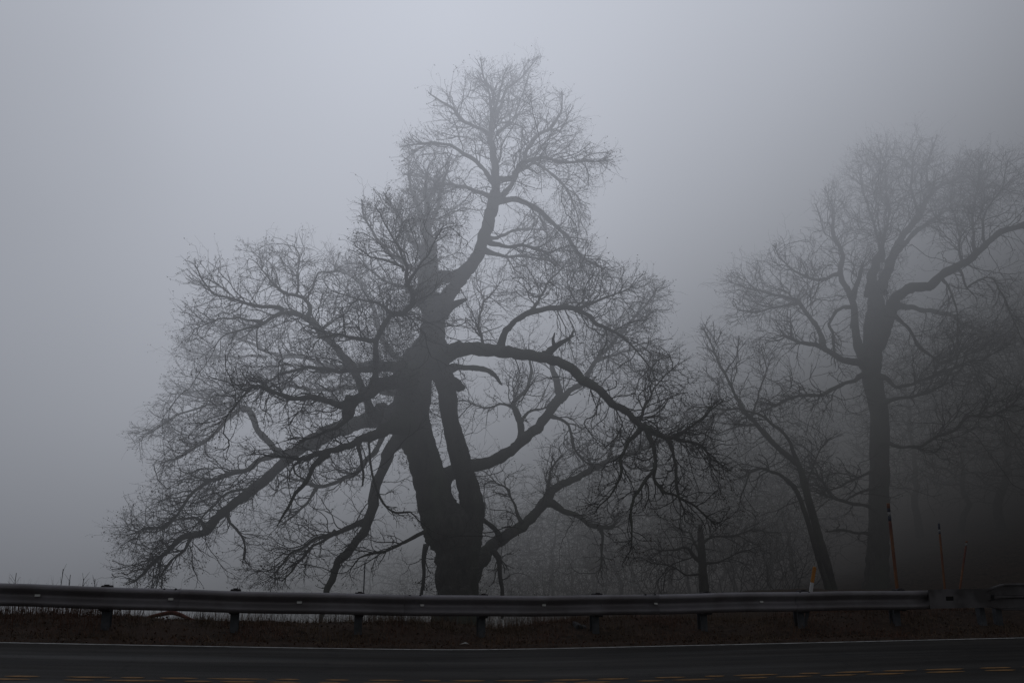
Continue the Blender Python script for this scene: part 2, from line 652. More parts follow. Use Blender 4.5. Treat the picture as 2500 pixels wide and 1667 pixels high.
post_px = [-60, 257, 572, 875, 1176, 1454, 1718, 1955, 2190]
post_s = [s_of(p, .2, .35) for p in post_px]
S_END = s_of(2268)
gx_, gy_ = st_xy(post_s[4], T_RAIL)
rail = empty('guardrail', (gx_, gy_, 0), 'grey steel W-beam guardrail on posts along the far edge of the road', 'guardrail')
joints = [-30, -11.2, s_of(410), s_of(1010), s_of(1585), s_of(1962), S_END]
for a, b, k in zip(joints[:-1], joints[1:], range(9)):
    mb = MB()
    beam(mb, a - .15, b + (.15 if k < 5 else 0), lift=.0045 * (k % 2))
    o = mb.build('rail_beam', M['steel'], rail, True)
    # splice bolts
    if k > 0:
        for ds in (-.07, .09):
            x, y = st_xy(a + ds, T_RAIL)
            bb = MB()
            bb.box(np.array((x, y, rail_z(a) + .150)) + OUT * .044, U3 * .014, OUT * .008, UP * .012, .003)
            bb.build('splice_bolt', M['bolt'], o)
for k, s in enumerate(post_s):
    x, y = st_xy(s, T_RAIL + .27)
    zt = rail_z(s) + .156
    gz = float(z_ground(x, y))
    mb = MB()
    c = np.array((x, y, 0))
    z0, z1 = gz - .3, zt - .02
    zc, hz = (z0 + z1) / 2, (z1 - z0) / 2
    # rolled I-section: two flanges and a web
    mb.box(c + UP * zc + OUT * .072, U3 * .058, OUT * .005, UP * hz)
    mb.box(c + UP * zc - OUT * .072, U3 * .058, OUT * .005, UP * hz)
    mb.box(c + UP * zc, U3 * .004, OUT * .066, UP * (hz - .001))
    po = mb.build('post', M['post'], rail)
    mb = MB()
    mb.box(np.array((*st_xy(s, T_RAIL + .098), zt - .160)), U3 * .072, OUT * .092, UP * .180, .012)
    mb.box(np.array((*st_xy(s, T_RAIL + .05), zt + .026)), U3 * .03, OUT * .03, UP * .007, .003)
    mb.build('blockout', M['block'], po)
for px in (88, 415, 730, 1030, 1327, 1600, 1858):
    s = s_of(px)
    x, y = st_xy(s, T_RAIL)
    c = np.array((x, y, rail_z(s))) + OUT * .030
    mb = MB()
    big = 1.0 if px < 800 else .8
    mb.box(c + UP * .012, U3 * .036 * big, OUT * .003 + UP * .0005, UP * .014 * big)
    mb.box(c + OUT * .010 + UP * -.002, U3 * .030 * big, OUT * .009, UP * .0025)
    mb.build('reflector', M['reflector'], rail)
for px in (890, 1186, 1469):
    s = s_of(px)
    x, y = st_xy(s, T_RAIL)
    mb = MB()
    mb.box(np.array((x, y, rail_z(s))) + OUT * .012, U3 * .013, OUT * .008, UP * .013, .003)
    mb.build('post_bolt', M['steel'], rail)
# flat end shoe with a slot, then the flared next beam
S_B, S_C = s_of(2395), s_of(2446)
mb = MB()
zf = rail_z


def plate_pts(s, h0, h1, off):
    x, y = st_xy(s, T_RAIL)
    c = np.array((x, y, rail_z(s)))
    return c + OUT * off + UP * h0, c + OUT * off + UP * h1


def plate(mb, sa, sb, lo, hi, off=.096, th=.006):
    ca = 0.5 * (np.array(plate_pts(sa, lo, hi, off)).mean(0) + np.array(plate_pts(sb, lo, hi, off)).mean(0))
    d = np.array(plate_pts(sb, 0, 0, 0)[0]) - np.array(plate_pts(sa, 0, 0, 0)[0])
    mb.box(ca, d / 2, OUT * th, UP * (hi - lo) / 2)


sl0, sl1 = s_of(2302), s_of(2321)
plate(mb, S_END - .05, sl0, -.150, .165)
plate(mb, sl1, S_B, -.150, .165)
plate(mb, sl0, sl1, .045, .165)
plate(mb, sl0, sl1, -.150, -.025)
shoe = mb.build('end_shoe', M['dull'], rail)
mb = MB()
plate(mb, sl0 - .04, sl1 + .04, -.06, .08, off=.080, th=.003)
mb.build('slot', M['dark'], shoe)
mb = MB()
plate(mb, s_of(2412), s_of(2419), -.03, .06, off=.112, th=.003)
mb.build('slot', M['dark'], shoe)
# loft from the flat shoe to the open back of the next beam
PROF2 = [(.060, .225), (.092, .222), (.094, .200), (.012, .188), (.006, .035), (.080, .020), (.084, .012), (.084, -.004), (.080, -.012), (.006, -.028), (.012, -.180), (.088, -.195), (.088, -.215), (.060, -.222)]
n = len(PROF2)
mb = MB()
rows = []
S_D = s_of(2452)
for u in np.linspace(0, 1, 11):
    s = S_B + (S_D - S_B) * u
    uu = float(smooth(0, 1, u))
    x, y = st_xy(s, T_RAIL)
    c = np.array((x, y, rail_z(s) + .015 * uu))
    rows.append([c + OUT * (.102 * (1 - uu) + (d + .012) * uu) + UP * ((.165 - .315 * k / (n - 1)) * (1 - uu) + z * uu) for k, (d, z) in enumerate(PROF2)])
V = [p for r in rows for p in r]
Fc = [(i * n + k, (i + 1) * n + k, (i + 1) * n + k + 1, i * n + k + 1) for i in range(10) for k in range(n - 1)]
mb.add(V, Fc)
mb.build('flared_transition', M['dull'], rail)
mb = MB()
beam(mb, S_D, S_D + 9, lift=.012, prof=PROF2, zf=lambda s: rail_z(s) + .015)
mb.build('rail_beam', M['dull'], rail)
for px, lean in ((2403, .05), (2446, .02), (2620, 0)):
    s = s_of(px)
    x, y = st_xy(s, T_RAIL + .16)
    gz = float(z_ground(x, y))
    zt = rail_z(s)
    mb = MB()
    c0, c1 = np.array((x, y, gz - .2)) + U3 * lean * 1.2, np.array((x, y, zt + .12))
    mb.box((c0 + c1) / 2, U3 * .055, OUT * .06, (c1 - c0) / 2, .008)
    mb.build('post', M['post'], rail)

# ------------------------------------------------------------------ stakes and small things


def stake(name, p0, p1, r, bands, label, cat, group, flat=False):
    """p0 foot, p1 tip; bands = [(u0, u1, name, material)] along it"""
    p0, p1 = np.asarray(p0, float), np.asarray(p1, float)
    e = empty(name, p0, label, cat, group)
    d = (p1 - p0) / np.linalg.norm(p1 - p0)
    side = U3 - d * np.dot(U3, d)
    side /= np.linalg.norm(side)
    nrm = np.cross(side, d)
    for u0, u1, nm, mt in bands:
        a, b = p0 + (p1 - p0) * u0, p0 + (p1 - p0) * u1
        mb = MB()
        if flat:
            mb.box((a + b) / 2, side * r, nrm * .012, (b - a) / 2, .006)
        else:
            mb.tube([a, a + (b - a) * .02, b - (b - a) * .02, b], [r * .9, r, r, r * .85], 10)
        mb.build(nm, M[mt], e, not flat)
    return e


def foot(px, py_top, py_any, px_any, Y, down=0.0):
    """line through two photo points at depth Y, run down to the ground"""
    a, b = P(px, py_top, Y), P(px_any, py_any, Y)
    d = (b - a) / (a[2] - b[2])
    z = a
    for _ in range(60):
        k = a[2] - float(z_ground(z[0], z[1])) + .15
        z = a + d * k
    return z, a


f0, t0 = foot(2168, 1228, 1442, 2191, 18.6)
stake('snow_pole', f0, t0, .030, [(0, .842, 'pole', 'orange'), (.842, .884, 'dark_band', 'blackband'), (.884, .922, 'white_band', 'dullwhite'), (.922, .955, 'dark_band', 'blackband'), (.955, 1, 'tip', 'orange')],
      'tall leaning orange snow pole with white band in front of big right tree trunk', 'snow pole', 'orange snow poles behind the guardrail')
f0, t0 = foot(2292, 1277, 1440, 2307, 19.4)
stake('snow_pole', f0, t0, .021, [(0, .885, 'pole', 'orange'), (.885, .905, 'dark_band', 'blackband'), (.905, .932, 'white_band', 'dullwhite'), (.932, 1, 'tip', 'blackband')],
      'thin orange snow pole with dark tip behind the flat end plate, middle of three', 'snow pole', 'orange snow poles behind the guardrail')
f0, t0 = foot(2360, 1320, 1440, 2343, 20.2)
stake('snow_pole', f0, t0, .021, [(0, .93, 'pole', 'orange'), (.93, .97, 'white_band', 'dullwhite'), (.97, 1, 'tip', 'orange')],
      'shortest orange snow pole leaning right, farthest right of the three', 'snow pole', 'orange snow poles behind the guardrail')
f0, t0 = foot(1989, 1383, 1446, 1979, 16.6)
L = np.linalg.norm(t0 - f0)
wl = .42 / L
stake('delineator', f0, t0, .031, [(0, 1 - .445 / L, 'post', 'post'), (1 - .445 / L, 1 - .27 / L, 'white_sheet', 'white'), (1 - .27 / L, 1, 'amber_sheet', 'amber')],
      'short flat amber and white delineator sticking up behind the guardrail', 'delineator', None, True)
f0, t0 = foot(891, 1371, 1440, 888, 20)
stake('metal_stake', f0, t0, .013, [(0, 1, 'rod', 'post')], 'thin grey upright rod behind the guardrail below the left limbs', 'stake', None)

# rusty bent strip on the left bank
pts = [P(x, y, Y) for x, y, Y in ((340, 1512, 16.0), (375, 1503, 16.1), (398, 1498, 16.15), (420, 1495, 16.2), (440, 1500, 16.2), (460, 1509, 16.15), (490, 1520, 16.1))]
c = resample(pts, .04)
mb = MB()
w_ = np.linspace(0, 1, len(c))
mb.tube(c, .018 + .018 * np.sin(w_ * math.pi), 8)
e = empty('bent_strip', pts[3] * [1, 1, 0] + np.array((0, 0, float(z_ground(pts[3][0], pts[3][1])))), 'rust red bent strip arching out of the dry grass at the left', 'scrap')
mb.build('strip', M['rust'], e, True)
# small grey slab leaning by a post
pa = P(1425, 1532, 16.2)
mb = MB()
mb.box(pa + np.array((0, 0, -.03)), np.array((.16, .03, -.06)), np.array((-.03, .16, .02)), np.array((.02, .0, .06)), .015)
sb = mb.build('rock_slab', M['rock'])
tag(sb, 'small grey rock slab tilted in the bank beside a guardrail post', 'rock')
px_ = P(1133, 1575, 14.4)
mb = MB()
zz = float(z_ground(px_[0], px_[1])) + .02
mb.add([(px_[0] - .07, px_[1], zz), (px_[0] + .01, px_[1] - .03, zz + .012), (px_[0] + .08, px_[1] + .01, zz), (px_[0] + .02, px_[1] + .05, zz + .03)], [(0, 1, 3), (1, 2, 3)])
o = mb.build('paper_scrap', M['paper'])
tag(o, 'pale scrap of litter lying on the verge near the white line', 'litter')

# ------------------------------------------------------------------ trees
def in_poly(p, poly):
    x, y = p[:, 0], p[:, 1]
    ins = np.zeros(len(p), bool)
    n = len(poly)
    for i in range(n):
        x0, y0 = poly[i]
        x1, y1 = poly[(i + 1) % n]
        c = ((y0 > y) != (y1 > y)) & (x < (x1 - x0) * (y - y0) / (y1 - y0 + 1e-9) + x0)
        ins ^= c
    return ins


def colonize(seeds, att, step=.14, infl=1.6, kill=.22, iters=140, jit=.35, droop=0.0, g=None, dirs0=None, inert=.55):
    """space colonisation: returns nodes (seeds first) and the parent index of each"""
    g = g or rng
    pos = [np.asarray(seeds, np.float32)]
    par = [np.full(len(seeds), -1)]
    dirs = np.zeros((len(seeds), 3), np.float32) if dirs0 is None else np.asarray(dirs0, np.float32)
    A = np.asarray(att, np.float32)
    M_ = len(A)
    best = np.full(M_, 1e9, np.float32)
    bi = np.zeros(M_, int)

    def update(nodes, base):
        for k in range(0, len(nodes), 400):
            nb = nodes[k:k + 400]
            d = (A * A).sum(1)[:, None] + (nb * nb).sum(1)[None] - 2 * A @ nb.T
            j = d.argmin(1)
            dm = np.sqrt(np.maximum(d[np.arange(len(A)), j], 0))
            u = dm < best
            best[u] = dm[u]
            bi[u] = base + k + j[u]

    update(pos[0], 0)
    allp = pos[0]
    alld = dirs
    nch = np.zeros(len(allp), int)
    for it in range(iters):
        act = best < infl
        if not act.any(): break
        idx = bi[act]
        v = A[act] - allp[idx]
        v /= np.linalg.norm(v, axis=1)[:, None] + 1e-6
        un, inv = np.unique(idx, return_inverse=True)
        acc = np.zeros((len(un), 3), np.float32)
        np.add.at(acc, inv, v)
        acc /= np.linalg.norm(acc, axis=1)[:, None] + 1e-6
        acc += inert * alld[un] + g.normal(0, jit, acc.shape).astype(np.float32)
        acc[:, 2] -= droop
        acc /= np.linalg.norm(acc, axis=1)[:, None] + 1e-6
        ok = nch[un] < 4
        un, acc = un[ok], acc[ok]
        if len(un) == 0: break
        nch[un] += 1
        new = allp[un] + step * acc
        base = len(allp)
        allp = np.vstack([allp, new])
        alld = np.vstack([alld, acc])
        nch = np.concatenate([nch, np.zeros(len(new), int)])
        par.append(un)
        update(new, base)
        keep = best > kill
        A = A[keep]
        best = best[keep]
        bi = bi[keep]
        if len(A) == 0: break
    return allp.astype(float), np.concatenate(par)


def prune_radius(pos, par, r0, expo, ns):
    """pipe model radii; ns = number of seeds"""
    n = len(pos)
    load = np.zeros(n)
    nch = np.zeros(n, int)
    np.add.at(nch, par[ns:], 1)
    load[nch == 0] = 1.0
    for i in range(n - 1, ns - 1, -1):
        load[par[i]] += load[i]
    r = r0 * np.maximum(load, 1) ** expo
    return r, load, nch


def prisms(A, B, ra, rb):
    """three-sided tapered twigs from A to B as one vertex / quad array"""
    d = B - A
    L = np.linalg.norm(d, axis=1)[:, None] + 1e-9
    d = d / L
    ref = np.where(np.abs(d[:, 2:3]) > .9, np.array([[1.0, 0, 0]]), np.array([[0, 0, 1.0]]))
    a = np.cross(d, ref)
    a /= np.linalg.norm(a, axis=1)[:, None] + 1e-9
    b = np.cross(d, a)
    n = len(A)
    V = np.zeros((n, 6, 3))
    for j in range(3):
        o = a * math.cos(j * 2.0944) + b * math.sin(j * 2.0944)
        V[:, j] = A - d * ra[:, None] * .4 + o * ra[:, None]
        V[:, 3 + j] = B + o * rb[:, None]
    k = np.arange(n)[:, None] * 6
    Fc = np.concatenate([k + np.array([[j, (j + 1) % 3, 3 + (j + 1) % 3, 3 + j]]) for j in range(3)])
    return V.reshape(-1, 3), Fc


def twiglets(tip, tdir, n_each, lmin, lmax, r, g):
    """little side twigs at the ends, two segments each; returns segment arrays and end points"""
    A, B, ra, rb, ends = [], [], [], [], []
    for k in range(n_each):
        d = tdir + g.normal(0, .65, tip.shape)
        d /= np.linalg.norm(d, axis=1)[:, None] + 1e-9
        L = g.uniform(lmin, lmax, (len(tip), 1))
        m = tip + d * L * .5
        d2 = d + g.normal(0, .4, tip.shape)
        d2 /= np.linalg.norm(d2, axis=1)[:, None]
        e = m + d2 * L * .5
        A += [tip, m]
        B += [m, e]
        ra += [np.full(len(tip), r), np.full(len(tip), r * .8)]
        rb += [np.full(len(tip), r * .8), np.full(len(tip), r * .55)]
        ends.append(e)
    return np.vstack(A), np.vstack(B), np.concatenate(ra), np.concatenate(rb), np.vstack(ends)


def shoots(p, d, L, r, g, gens=3, step=.10, jit=.20, pch=.30, lift=.0, poly=None, trop=None, fan=(.5, 1.15), cfrac=(.3, .75), cr=.72, rmin=.0030):
    """gnarled twigs grown from points p in directions d for lengths L, forking gens times; returns segment arrays and twig ends"""
    A, B, ra, rb, ends = [], [], [], [], []
    trop = np.zeros_like(p) if trop is None else trop
    for gen in range(gens):
        n = len(p)
        if n == 0: break
        d = d / (np.linalg.norm(d, axis=1)[:, None] + 1e-9)
        curv = g.normal(0, .05, (n, 3))
        curv[:, 2] += lift
        left = L.copy()
        cp, cd, cl, crr, ct = [], [], [], [], []
        rr = r.copy()
        L0 = L.copy()
        alive = np.ones(n, bool)
        pp = p.copy()
        while alive.any():
            k = np.nonzero(alive)[0]
            dd = d[k] + curv[k] + trop[k] + g.normal(0, jit, (len(k), 3))
            dd /= np.linalg.norm(dd, axis=1)[:, None] + 1e-9
            st = np.minimum(step, left[k])[:, None]
            q = pp[k] + dd * st
            r1 = rr[k] * (1 - .45 * step / np.maximum(L0[k], step))
            A.append(pp[k]); B.append(q); ra.append(rr[k]); rb.append(r1)
            flip = g.uniform(0, 1, len(k)) < .22
            curv[k[flip]] = g.normal(0, .08, (flip.sum(), 3)) + np.array((0, 0, lift))
            d[k] = dd
            pp[k] = q
            rr[k] = r1
            left[k] -= step
            if gen < gens - 1:
                sp = g.uniform(0, 1, len(k)) < pch
                ks = k[sp]
                if len(ks):
                    v = g.normal(0, 1, (len(ks), 3))
                    v -= d[ks] * (v * d[ks]).sum(1)[:, None]
                    v /= np.linalg.norm(v, axis=1)[:, None] + 1e-9
                    an = g.uniform(*fan, len(ks))[:, None]
                    ct.append(trop[ks])
                    cp.append(pp[ks]); cd.append(d[ks] * np.cos(an) + v * np.sin(an))
                    cl.append(np.clip(L0[ks] * g.uniform(*cfrac, len(ks)), .09, None)); crr.append(np.maximum(rr[ks] * cr, rmin))
            al = left[k] > .02
            if poly is not None and gen < 2:
                al &= in_poly(PX(q), poly)
            alive[k[~al]] = False
        ends.append(pp)
        if not cp: break
        p, d, L, r, trop = np.vstack(cp), np.vstack(cd), np.concatenate(cl), np.concatenate(crr), np.vstack(ct)
    return np.vstack(A), np.vstack(B), np.concatenate(ra), np.concatenate(rb), np.vstack(ends)


def leaves(pts, size, g, n_each=3, spread=.03):
    """small curled dead leaves, two triangles-as-quads each"""
    p = np.repeat(pts, n_each, 0) + g.normal(0, spread, (len(pts) * n_each, 3))
    n = len(p)
    a = g.normal(0, 1, (n, 3))
    a /= np.linalg.norm(a, axis=1)[:, None]
    b = np.cross(a, g.normal(0, 1, (n, 3)))
    b /= np.linalg.norm(b, axis=1)[:, None] + 1e-9
    s = g.uniform(.5, 1.2, (n, 1)) * size
    V = np.stack([p - a * s, p + b * s * .55, p + a * s, p - b * s * .55], 1).reshape(-1, 3)
    Fc = np.arange(n * 4).reshape(-1, 4)
    return V, Fc


def limb3d(tr, Y0, dy, px2=None, step=.16, wig=.0, g=None):
    """tr = [(px, py, width px)] traced; depth runs from Y0 + dy[0] to Y0 + dy[1]; returns points and radii"""
    tr = np.asarray(tr, float)
    l = np.concatenate([[0], np.cumsum(np.hypot(*np.diff(tr[:, :2], axis=0).T))])
    u = l / l[-1]
    Ys = Y0 + dy[0] + (dy[1] - dy[0]) * u ** .85
    rows = []
    for (x, y, w_), Y in zip(tr, Ys):
        rows.append((*P(x, y, Y), w_ / 2 * Y / F / CT))
    c = resample(rows, step)
    ra = np.asarray(rows)
    la = np.concatenate([[0], np.cumsum(np.linalg.norm(np.diff(ra[:, :3], axis=0), axis=1))])
    lc = np.concatenate([[0], np.cumsum(np.linalg.norm(np.diff(c[:, :3], axis=0), axis=1))])
    lin = np.stack([np.interp(lc / lc[-1] * la[-1], la, ra[:, q]) for q in range(4)], 1)
    c = c * .45 + lin * .55
    pts, r = c[:, :3].copy(), np.maximum(c[:, 3], .004)
    if wig:
        for i in range(len(r)):
            q = Vector(pts[i] * 2.2) + Vector((7, 3, 1))
            r[i] *= 1 + .30 * max(0.0, noise.noise(q)) + .18 * noise.noise(q * 2.7)
        k = min(6, len(r) - 1)
        r[:k] *= 1 + .35 * np.linspace(1, 0, k) ** 1.5
    if wig:
        for i in range(1, len(pts)):
            q = Vector(pts[i] * .9)
            pts[i] = pts[i] + np.array(noise.noise_vector(q)) * min(wig, r[i] * 2 + .02) + np.array(noise.noise_vector(q * 3.1)) * min(wig, r[i] * 2 + .02) * .6
    return pts, r


def limb_mesh(pts, r, seed, rough=.24):
    n = 14 if r.max() > .2 else (9 if r.max() > .08 else 7)
    return tube(pts, r, n, rough, True, seed)


def build_tree(name, label, base, Y0, trunk_traces, limb_traces, silhouette, extra, opts, cat='tree', group=None):
    g = np.random.default_rng(opts.get('seed', 3))
    root = empty(name, base, label, cat, group)
    # trunk: its stems as one mesh
    V, Fc = [], []
    seeds, att, sdirs, bsegs, bends = [], [], [], [], []
    for k, (tr, dy) in enumerate(trunk_traces):
        pts, r = limb3d(tr, Y0, dy, step=.12)
        v, f = tube(pts, r, 26, .17, True, k * 3.3 + opts.get('seed', 3))
        Fc += [tuple(i + len(V) for i in q) for q in f]
        V += [tuple(p) for p in v]
    mesh_obj('trunk', V, Fc, M['bark'], root, True)
    for k, L in enumerate(limb_traces):
        tr, dy = L[0], L[1]
        o = L[2] if len(L) > 2 else {}
        pts, r = limb3d(tr, Y0, dy, step=.12, wig=.09)
        v, f = limb_mesh(pts, r, k * 1.7 + 40)
        mesh_obj('limb', v, f, M['bark'], root, True)
        if o.get('dead'): continue
        u = np.linspace(0, 1, len(pts))
        u0 = o.get('u0', .3)
        sel = u >= u0 * .8
        tg_ = np.gradient(pts, axis=0)
        tg_ /= np.linalg.norm(tg_, axis=1)[:, None] + 1e-9
        sk_ = opts.get('every', 5)
        seeds.append(np.vstack([pts[sel][::sk_], pts[-1:]]))
        sdirs.append(np.vstack([tg_[sel][::sk_], tg_[-1:]]))
        # side boughs leaving the limb at a slant and fanning out the way it grows
        R_ = o.get('R', 1.5)
        Ll = np.linalg.norm(np.diff(pts, axis=0), axis=1).sum()
        nb = int(o.get('nb', max(3, Ll * (1 - u0 * .6) * 5.6)) * opts.get('bough', 1.0))
        ib = np.clip(((u0 * .7 + (1 - u0 * .7) * g.uniform(0, 1, nb) ** .85) * (len(pts) - 1)).astype(int), 1, len(pts) - 2)
        ib = np.concatenate([ib, np.full(4, len(pts) - 2)])
        nb = len(ib)
        tb = pts[ib + 1] - pts[ib - 1]
        tb /= np.linalg.norm(tb, axis=1)[:, None] + 1e-9
        pv = g.normal(0, 1, (nb, 3)) + np.array((0, 0, .45)) + np.array(o.get('bias', (0, 0, 0))) * 2
        pv -= tb * (pv * tb).sum(1)[:, None]
        pv /= np.linalg.norm(pv, axis=1)[:, None] + 1e-9
        rb_ = np.clip(r[ib] * .5, .0075, .020)
        gd = pts[-1] - pts[int(len(pts) * .45)]
        gd = gd / (np.linalg.norm(gd) + 1e-9)
        tr_ = np.tile(gd * .055, (nb, 1)) + pv * .02
        Lb = g.uniform(.4, 1.5, nb) * R_ * 1.22 * (1 - .35 * (ib / len(pts)))
        o6 = shoots(pts[ib], tb * .8 + pv * g.uniform(.2, 1.3, (nb, 1)), Lb, rb_, g, 4, .085, .19, opts.get('bpch', .40), .004, silhouette, tr_, (.35, 1.05), (.28, .66), .64, .0023)
        bsegs.append(o6[:4])
        bends.append(o6[4])
        # attractors round the outer part of the limb
        n = int(o.get('n', 320) * opts.get('dens', 1) * .30)
        R = o.get('R', 1.5)
        t = u0 + (1 - u0) * g.uniform(0, 1, n) ** .7
        i = np.clip((t * (len(pts) - 1)).astype(int), 0, len(pts) - 1)
        off = g.normal(0, 1, (n, 3))
        off /= np.linalg.norm(off, axis=1)[:, None]
        off *= (g.uniform(.02, 1, n) ** .6)[:, None] * R * (.55 + .45 * t)[:, None]
        dirn = pts[-1] - pts[max(0, len(pts) - 6)]
        dirn /= np.linalg.norm(dirn) + 1e-9
        off += dirn * (g.uniform(0, 1, n) * R * o.get('fwd', .6) * t)[:, None]
        off += np.array(o.get('bias', (0, 0, 0)))
        att.append(pts[i] + off)
    for poly, dyr, n in extra:
        poly_a = np.array(poly, float)
        lo, hi = poly_a.min(0), poly_a.max(0)
        q = g.uniform(lo, hi, (n * 3, 2))
        q = q[in_poly(q, poly)][:n]
        Ys = Y0 + g.uniform(*dyr, len(q))
        att.append(np.array([P(a, b, y) for (a, b), y in zip(q, Ys)]))
    for tr, dy in trunk_traces:
        pts, r = limb3d(tr, Y0, dy, step=.3)
        a = g.uniform(0, 6.28, len(pts))
        seeds.append(pts[opts.get('tskip', 6):])
        sdirs.append(np.zeros_like(seeds[-1]))
    seeds = np.vstack(seeds)
    sdirs = np.vstack(sdirs)
    att = np.vstack(att)
    if silhouette is not None:
        q_ = PX(att)
        k_ = in_poly(q_, silhouette)
        for ox, oy in ((26, 0), (-26, 0), (0, 26), (0, -40)):
            k_ &= in_poly(q_ + np.array((ox, oy)), silhouette)
        att = att[k_]
    gz = z_ground(att[:, 0], att[:, 1])
    att = att[att[:, 2] > gz + .25]
    # boughs: coarse colonisation from the limbs outwards
    pos, par = colonize(seeds, att, .17, 4.0, opts.get('kill', .52), opts.get('iters', 100), opts.get('jit', .30), opts.get('droop', .03), g, sdirs * .9, opts.get('inert', .95))
    ns = len(seeds)
    r, load, nch = prune_radius(pos, par, opts.get('rb0', .0115), .50, ns)
    ch = np.arange(ns, len(pos))
    rb = np.minimum(r[ch], .05)
    ra = np.where(par[ch] < ns, rb * 1.15, np.minimum(np.minimum(r[par[ch]], .05), rb * 1.35))
    segs = bsegs + [(pos[par[ch]], pos[ch], ra, rb)]
    dv = pos[ch] - pos[par[ch]]
    dv /= np.linalg.norm(dv, axis=1)[:, None] + 1e-9
    tipm = nch[ch] == 0
    # twig sprays from the boughs
    ends = list(bends)
    dn = opts.get('tw', .85)
    for mask, L0, L1, sp in ((tipm, .35, .85, .3), (tipm, .25, .7, .65), (g.uniform(0, 1, len(ch)) < .30 * dn, .25, .8, .55), (g.uniform(0, 1, len(ch)) < .13 * dn, .15, .5, 1.2)):
        p0 = pos[ch[mask]]
        d0 = dv[mask] + g.normal(0, sp, (mask.sum(), 3))
        o5 = shoots(p0, d0, g.uniform(L0, L1, len(p0)), np.full(len(p0), opts.get('r1', .0075)), g, 3, lift=opts.get('lift', .01), pch=opts.get('pch', .31), jit=.27, step=.085)
        segs.append(o5[:4])
        ends.append(o5[4])
    # short shoots straight off the limbs
    k = g.uniform(0, 1, ns) < opts.get('limbtw', .35)
    p0 = seeds[k]
    o5 = shoots(p0, sdirs[k] * .6 + g.normal(0, .8, p0.shape), g.uniform(.3, .9, len(p0)), np.full(len(p0), .0060), g, 3)
    segs.append(o5[:4])
    ends.append(o5[4])
    # bristling shoots on the old wood
    for tr, dy, n, L0, L1, lf in opts.get('fuzz', []):
        pts, r = limb3d(tr, Y0, dy, step=.05)
        k = g.integers(0, len(pts), n)
        v = g.normal(0, 1, (n, 3))
        v /= np.linalg.norm(v, axis=1)[:, None]
        p0 = pts[k] + v * r[k][:, None] * .9
        o5 = shoots(p0, v + np.array((0, 0, lf)), g.uniform(L0, L1, n), np.full(n, .0052), g, 3, lift=.04, pch=.42, jit=.2)
        segs.append(o5[:4])
        ends.append(o5[4])
    V, Fq = prisms(*[np.concatenate([q[i] for q in segs]) for i in range(4)])
    mesh_obj('crown', V, Fq, M['twig'], root)
    # a few dead leaves and buds hold on at the twig ends
    e = np.vstack(ends)
    pick = g.uniform(0, 1, len(e)) < opts.get('leafy', .25)
    if 'leafmask' in opts:
        pick |= in_poly(PX(e), opts['leafmask']) & (g.uniform(0, 1, len(e)) < opts.get('leafmask_p', .8))
    V, Fq = leaves(e[pick], opts.get('leaf', .028), g, opts.get('nleaf', 2))
    if len(V): mesh_obj('leaves', V, Fq, M['leaf'], root)
    tips = ch[tipm]
    print('SEGS', sum(len(q[0]) for q in segs))
    print(name, 'nodes', len(pos), 'tips', len(tips), 'att', len(att), 'leaves', len(Fq))
    return root


# ---- the great oak in the middle -------------------------------------------------
YO = 25.0
oak_trunk = [
    # left stem
    ([(1118, 1560, 118), (1116, 1470, 98), (1115, 1400, 94), (1112, 1330, 108), (1096, 1290, 118), (1068, 1240, 92), (1050, 1170, 82), (1028, 1100, 76), (1003, 1040, 92), (1000, 1000, 96),
      (1010, 960, 82), (1012, 920, 84), (1020, 880, 78), (1046, 835, 54), (1052, 780, 44), (1045, 720, 42)], (0, .3)),
    # right stem
    ([(1120, 1430, 78), (1130, 1350, 76), (1142, 1300, 70), (1154, 1255, 58), (1150, 1215, 54), (1137, 1165, 48), (1124, 1120, 50), (1110, 1070, 44), (1098, 1020, 41), (1093, 970, 46), (1086, 930, 48), (1068, 890, 58),
      (1060, 850, 50)], (.1, .5)),
    # broken knuckle on the right stem
    ([(1095, 945, 46), (1112, 938, 34), (1124, 945, 24), (1136, 946, 6)], (.3, .3)),
    # root flares
    ([(1104, 1440, 50), (1076, 1490, 36), (1056, 1540, 20)], (-.2, -.6)),
    ([(1130, 1440, 46), (1152, 1490, 32), (1168, 1545, 20)], (-.2, -.5)),
]
Z_ = dict
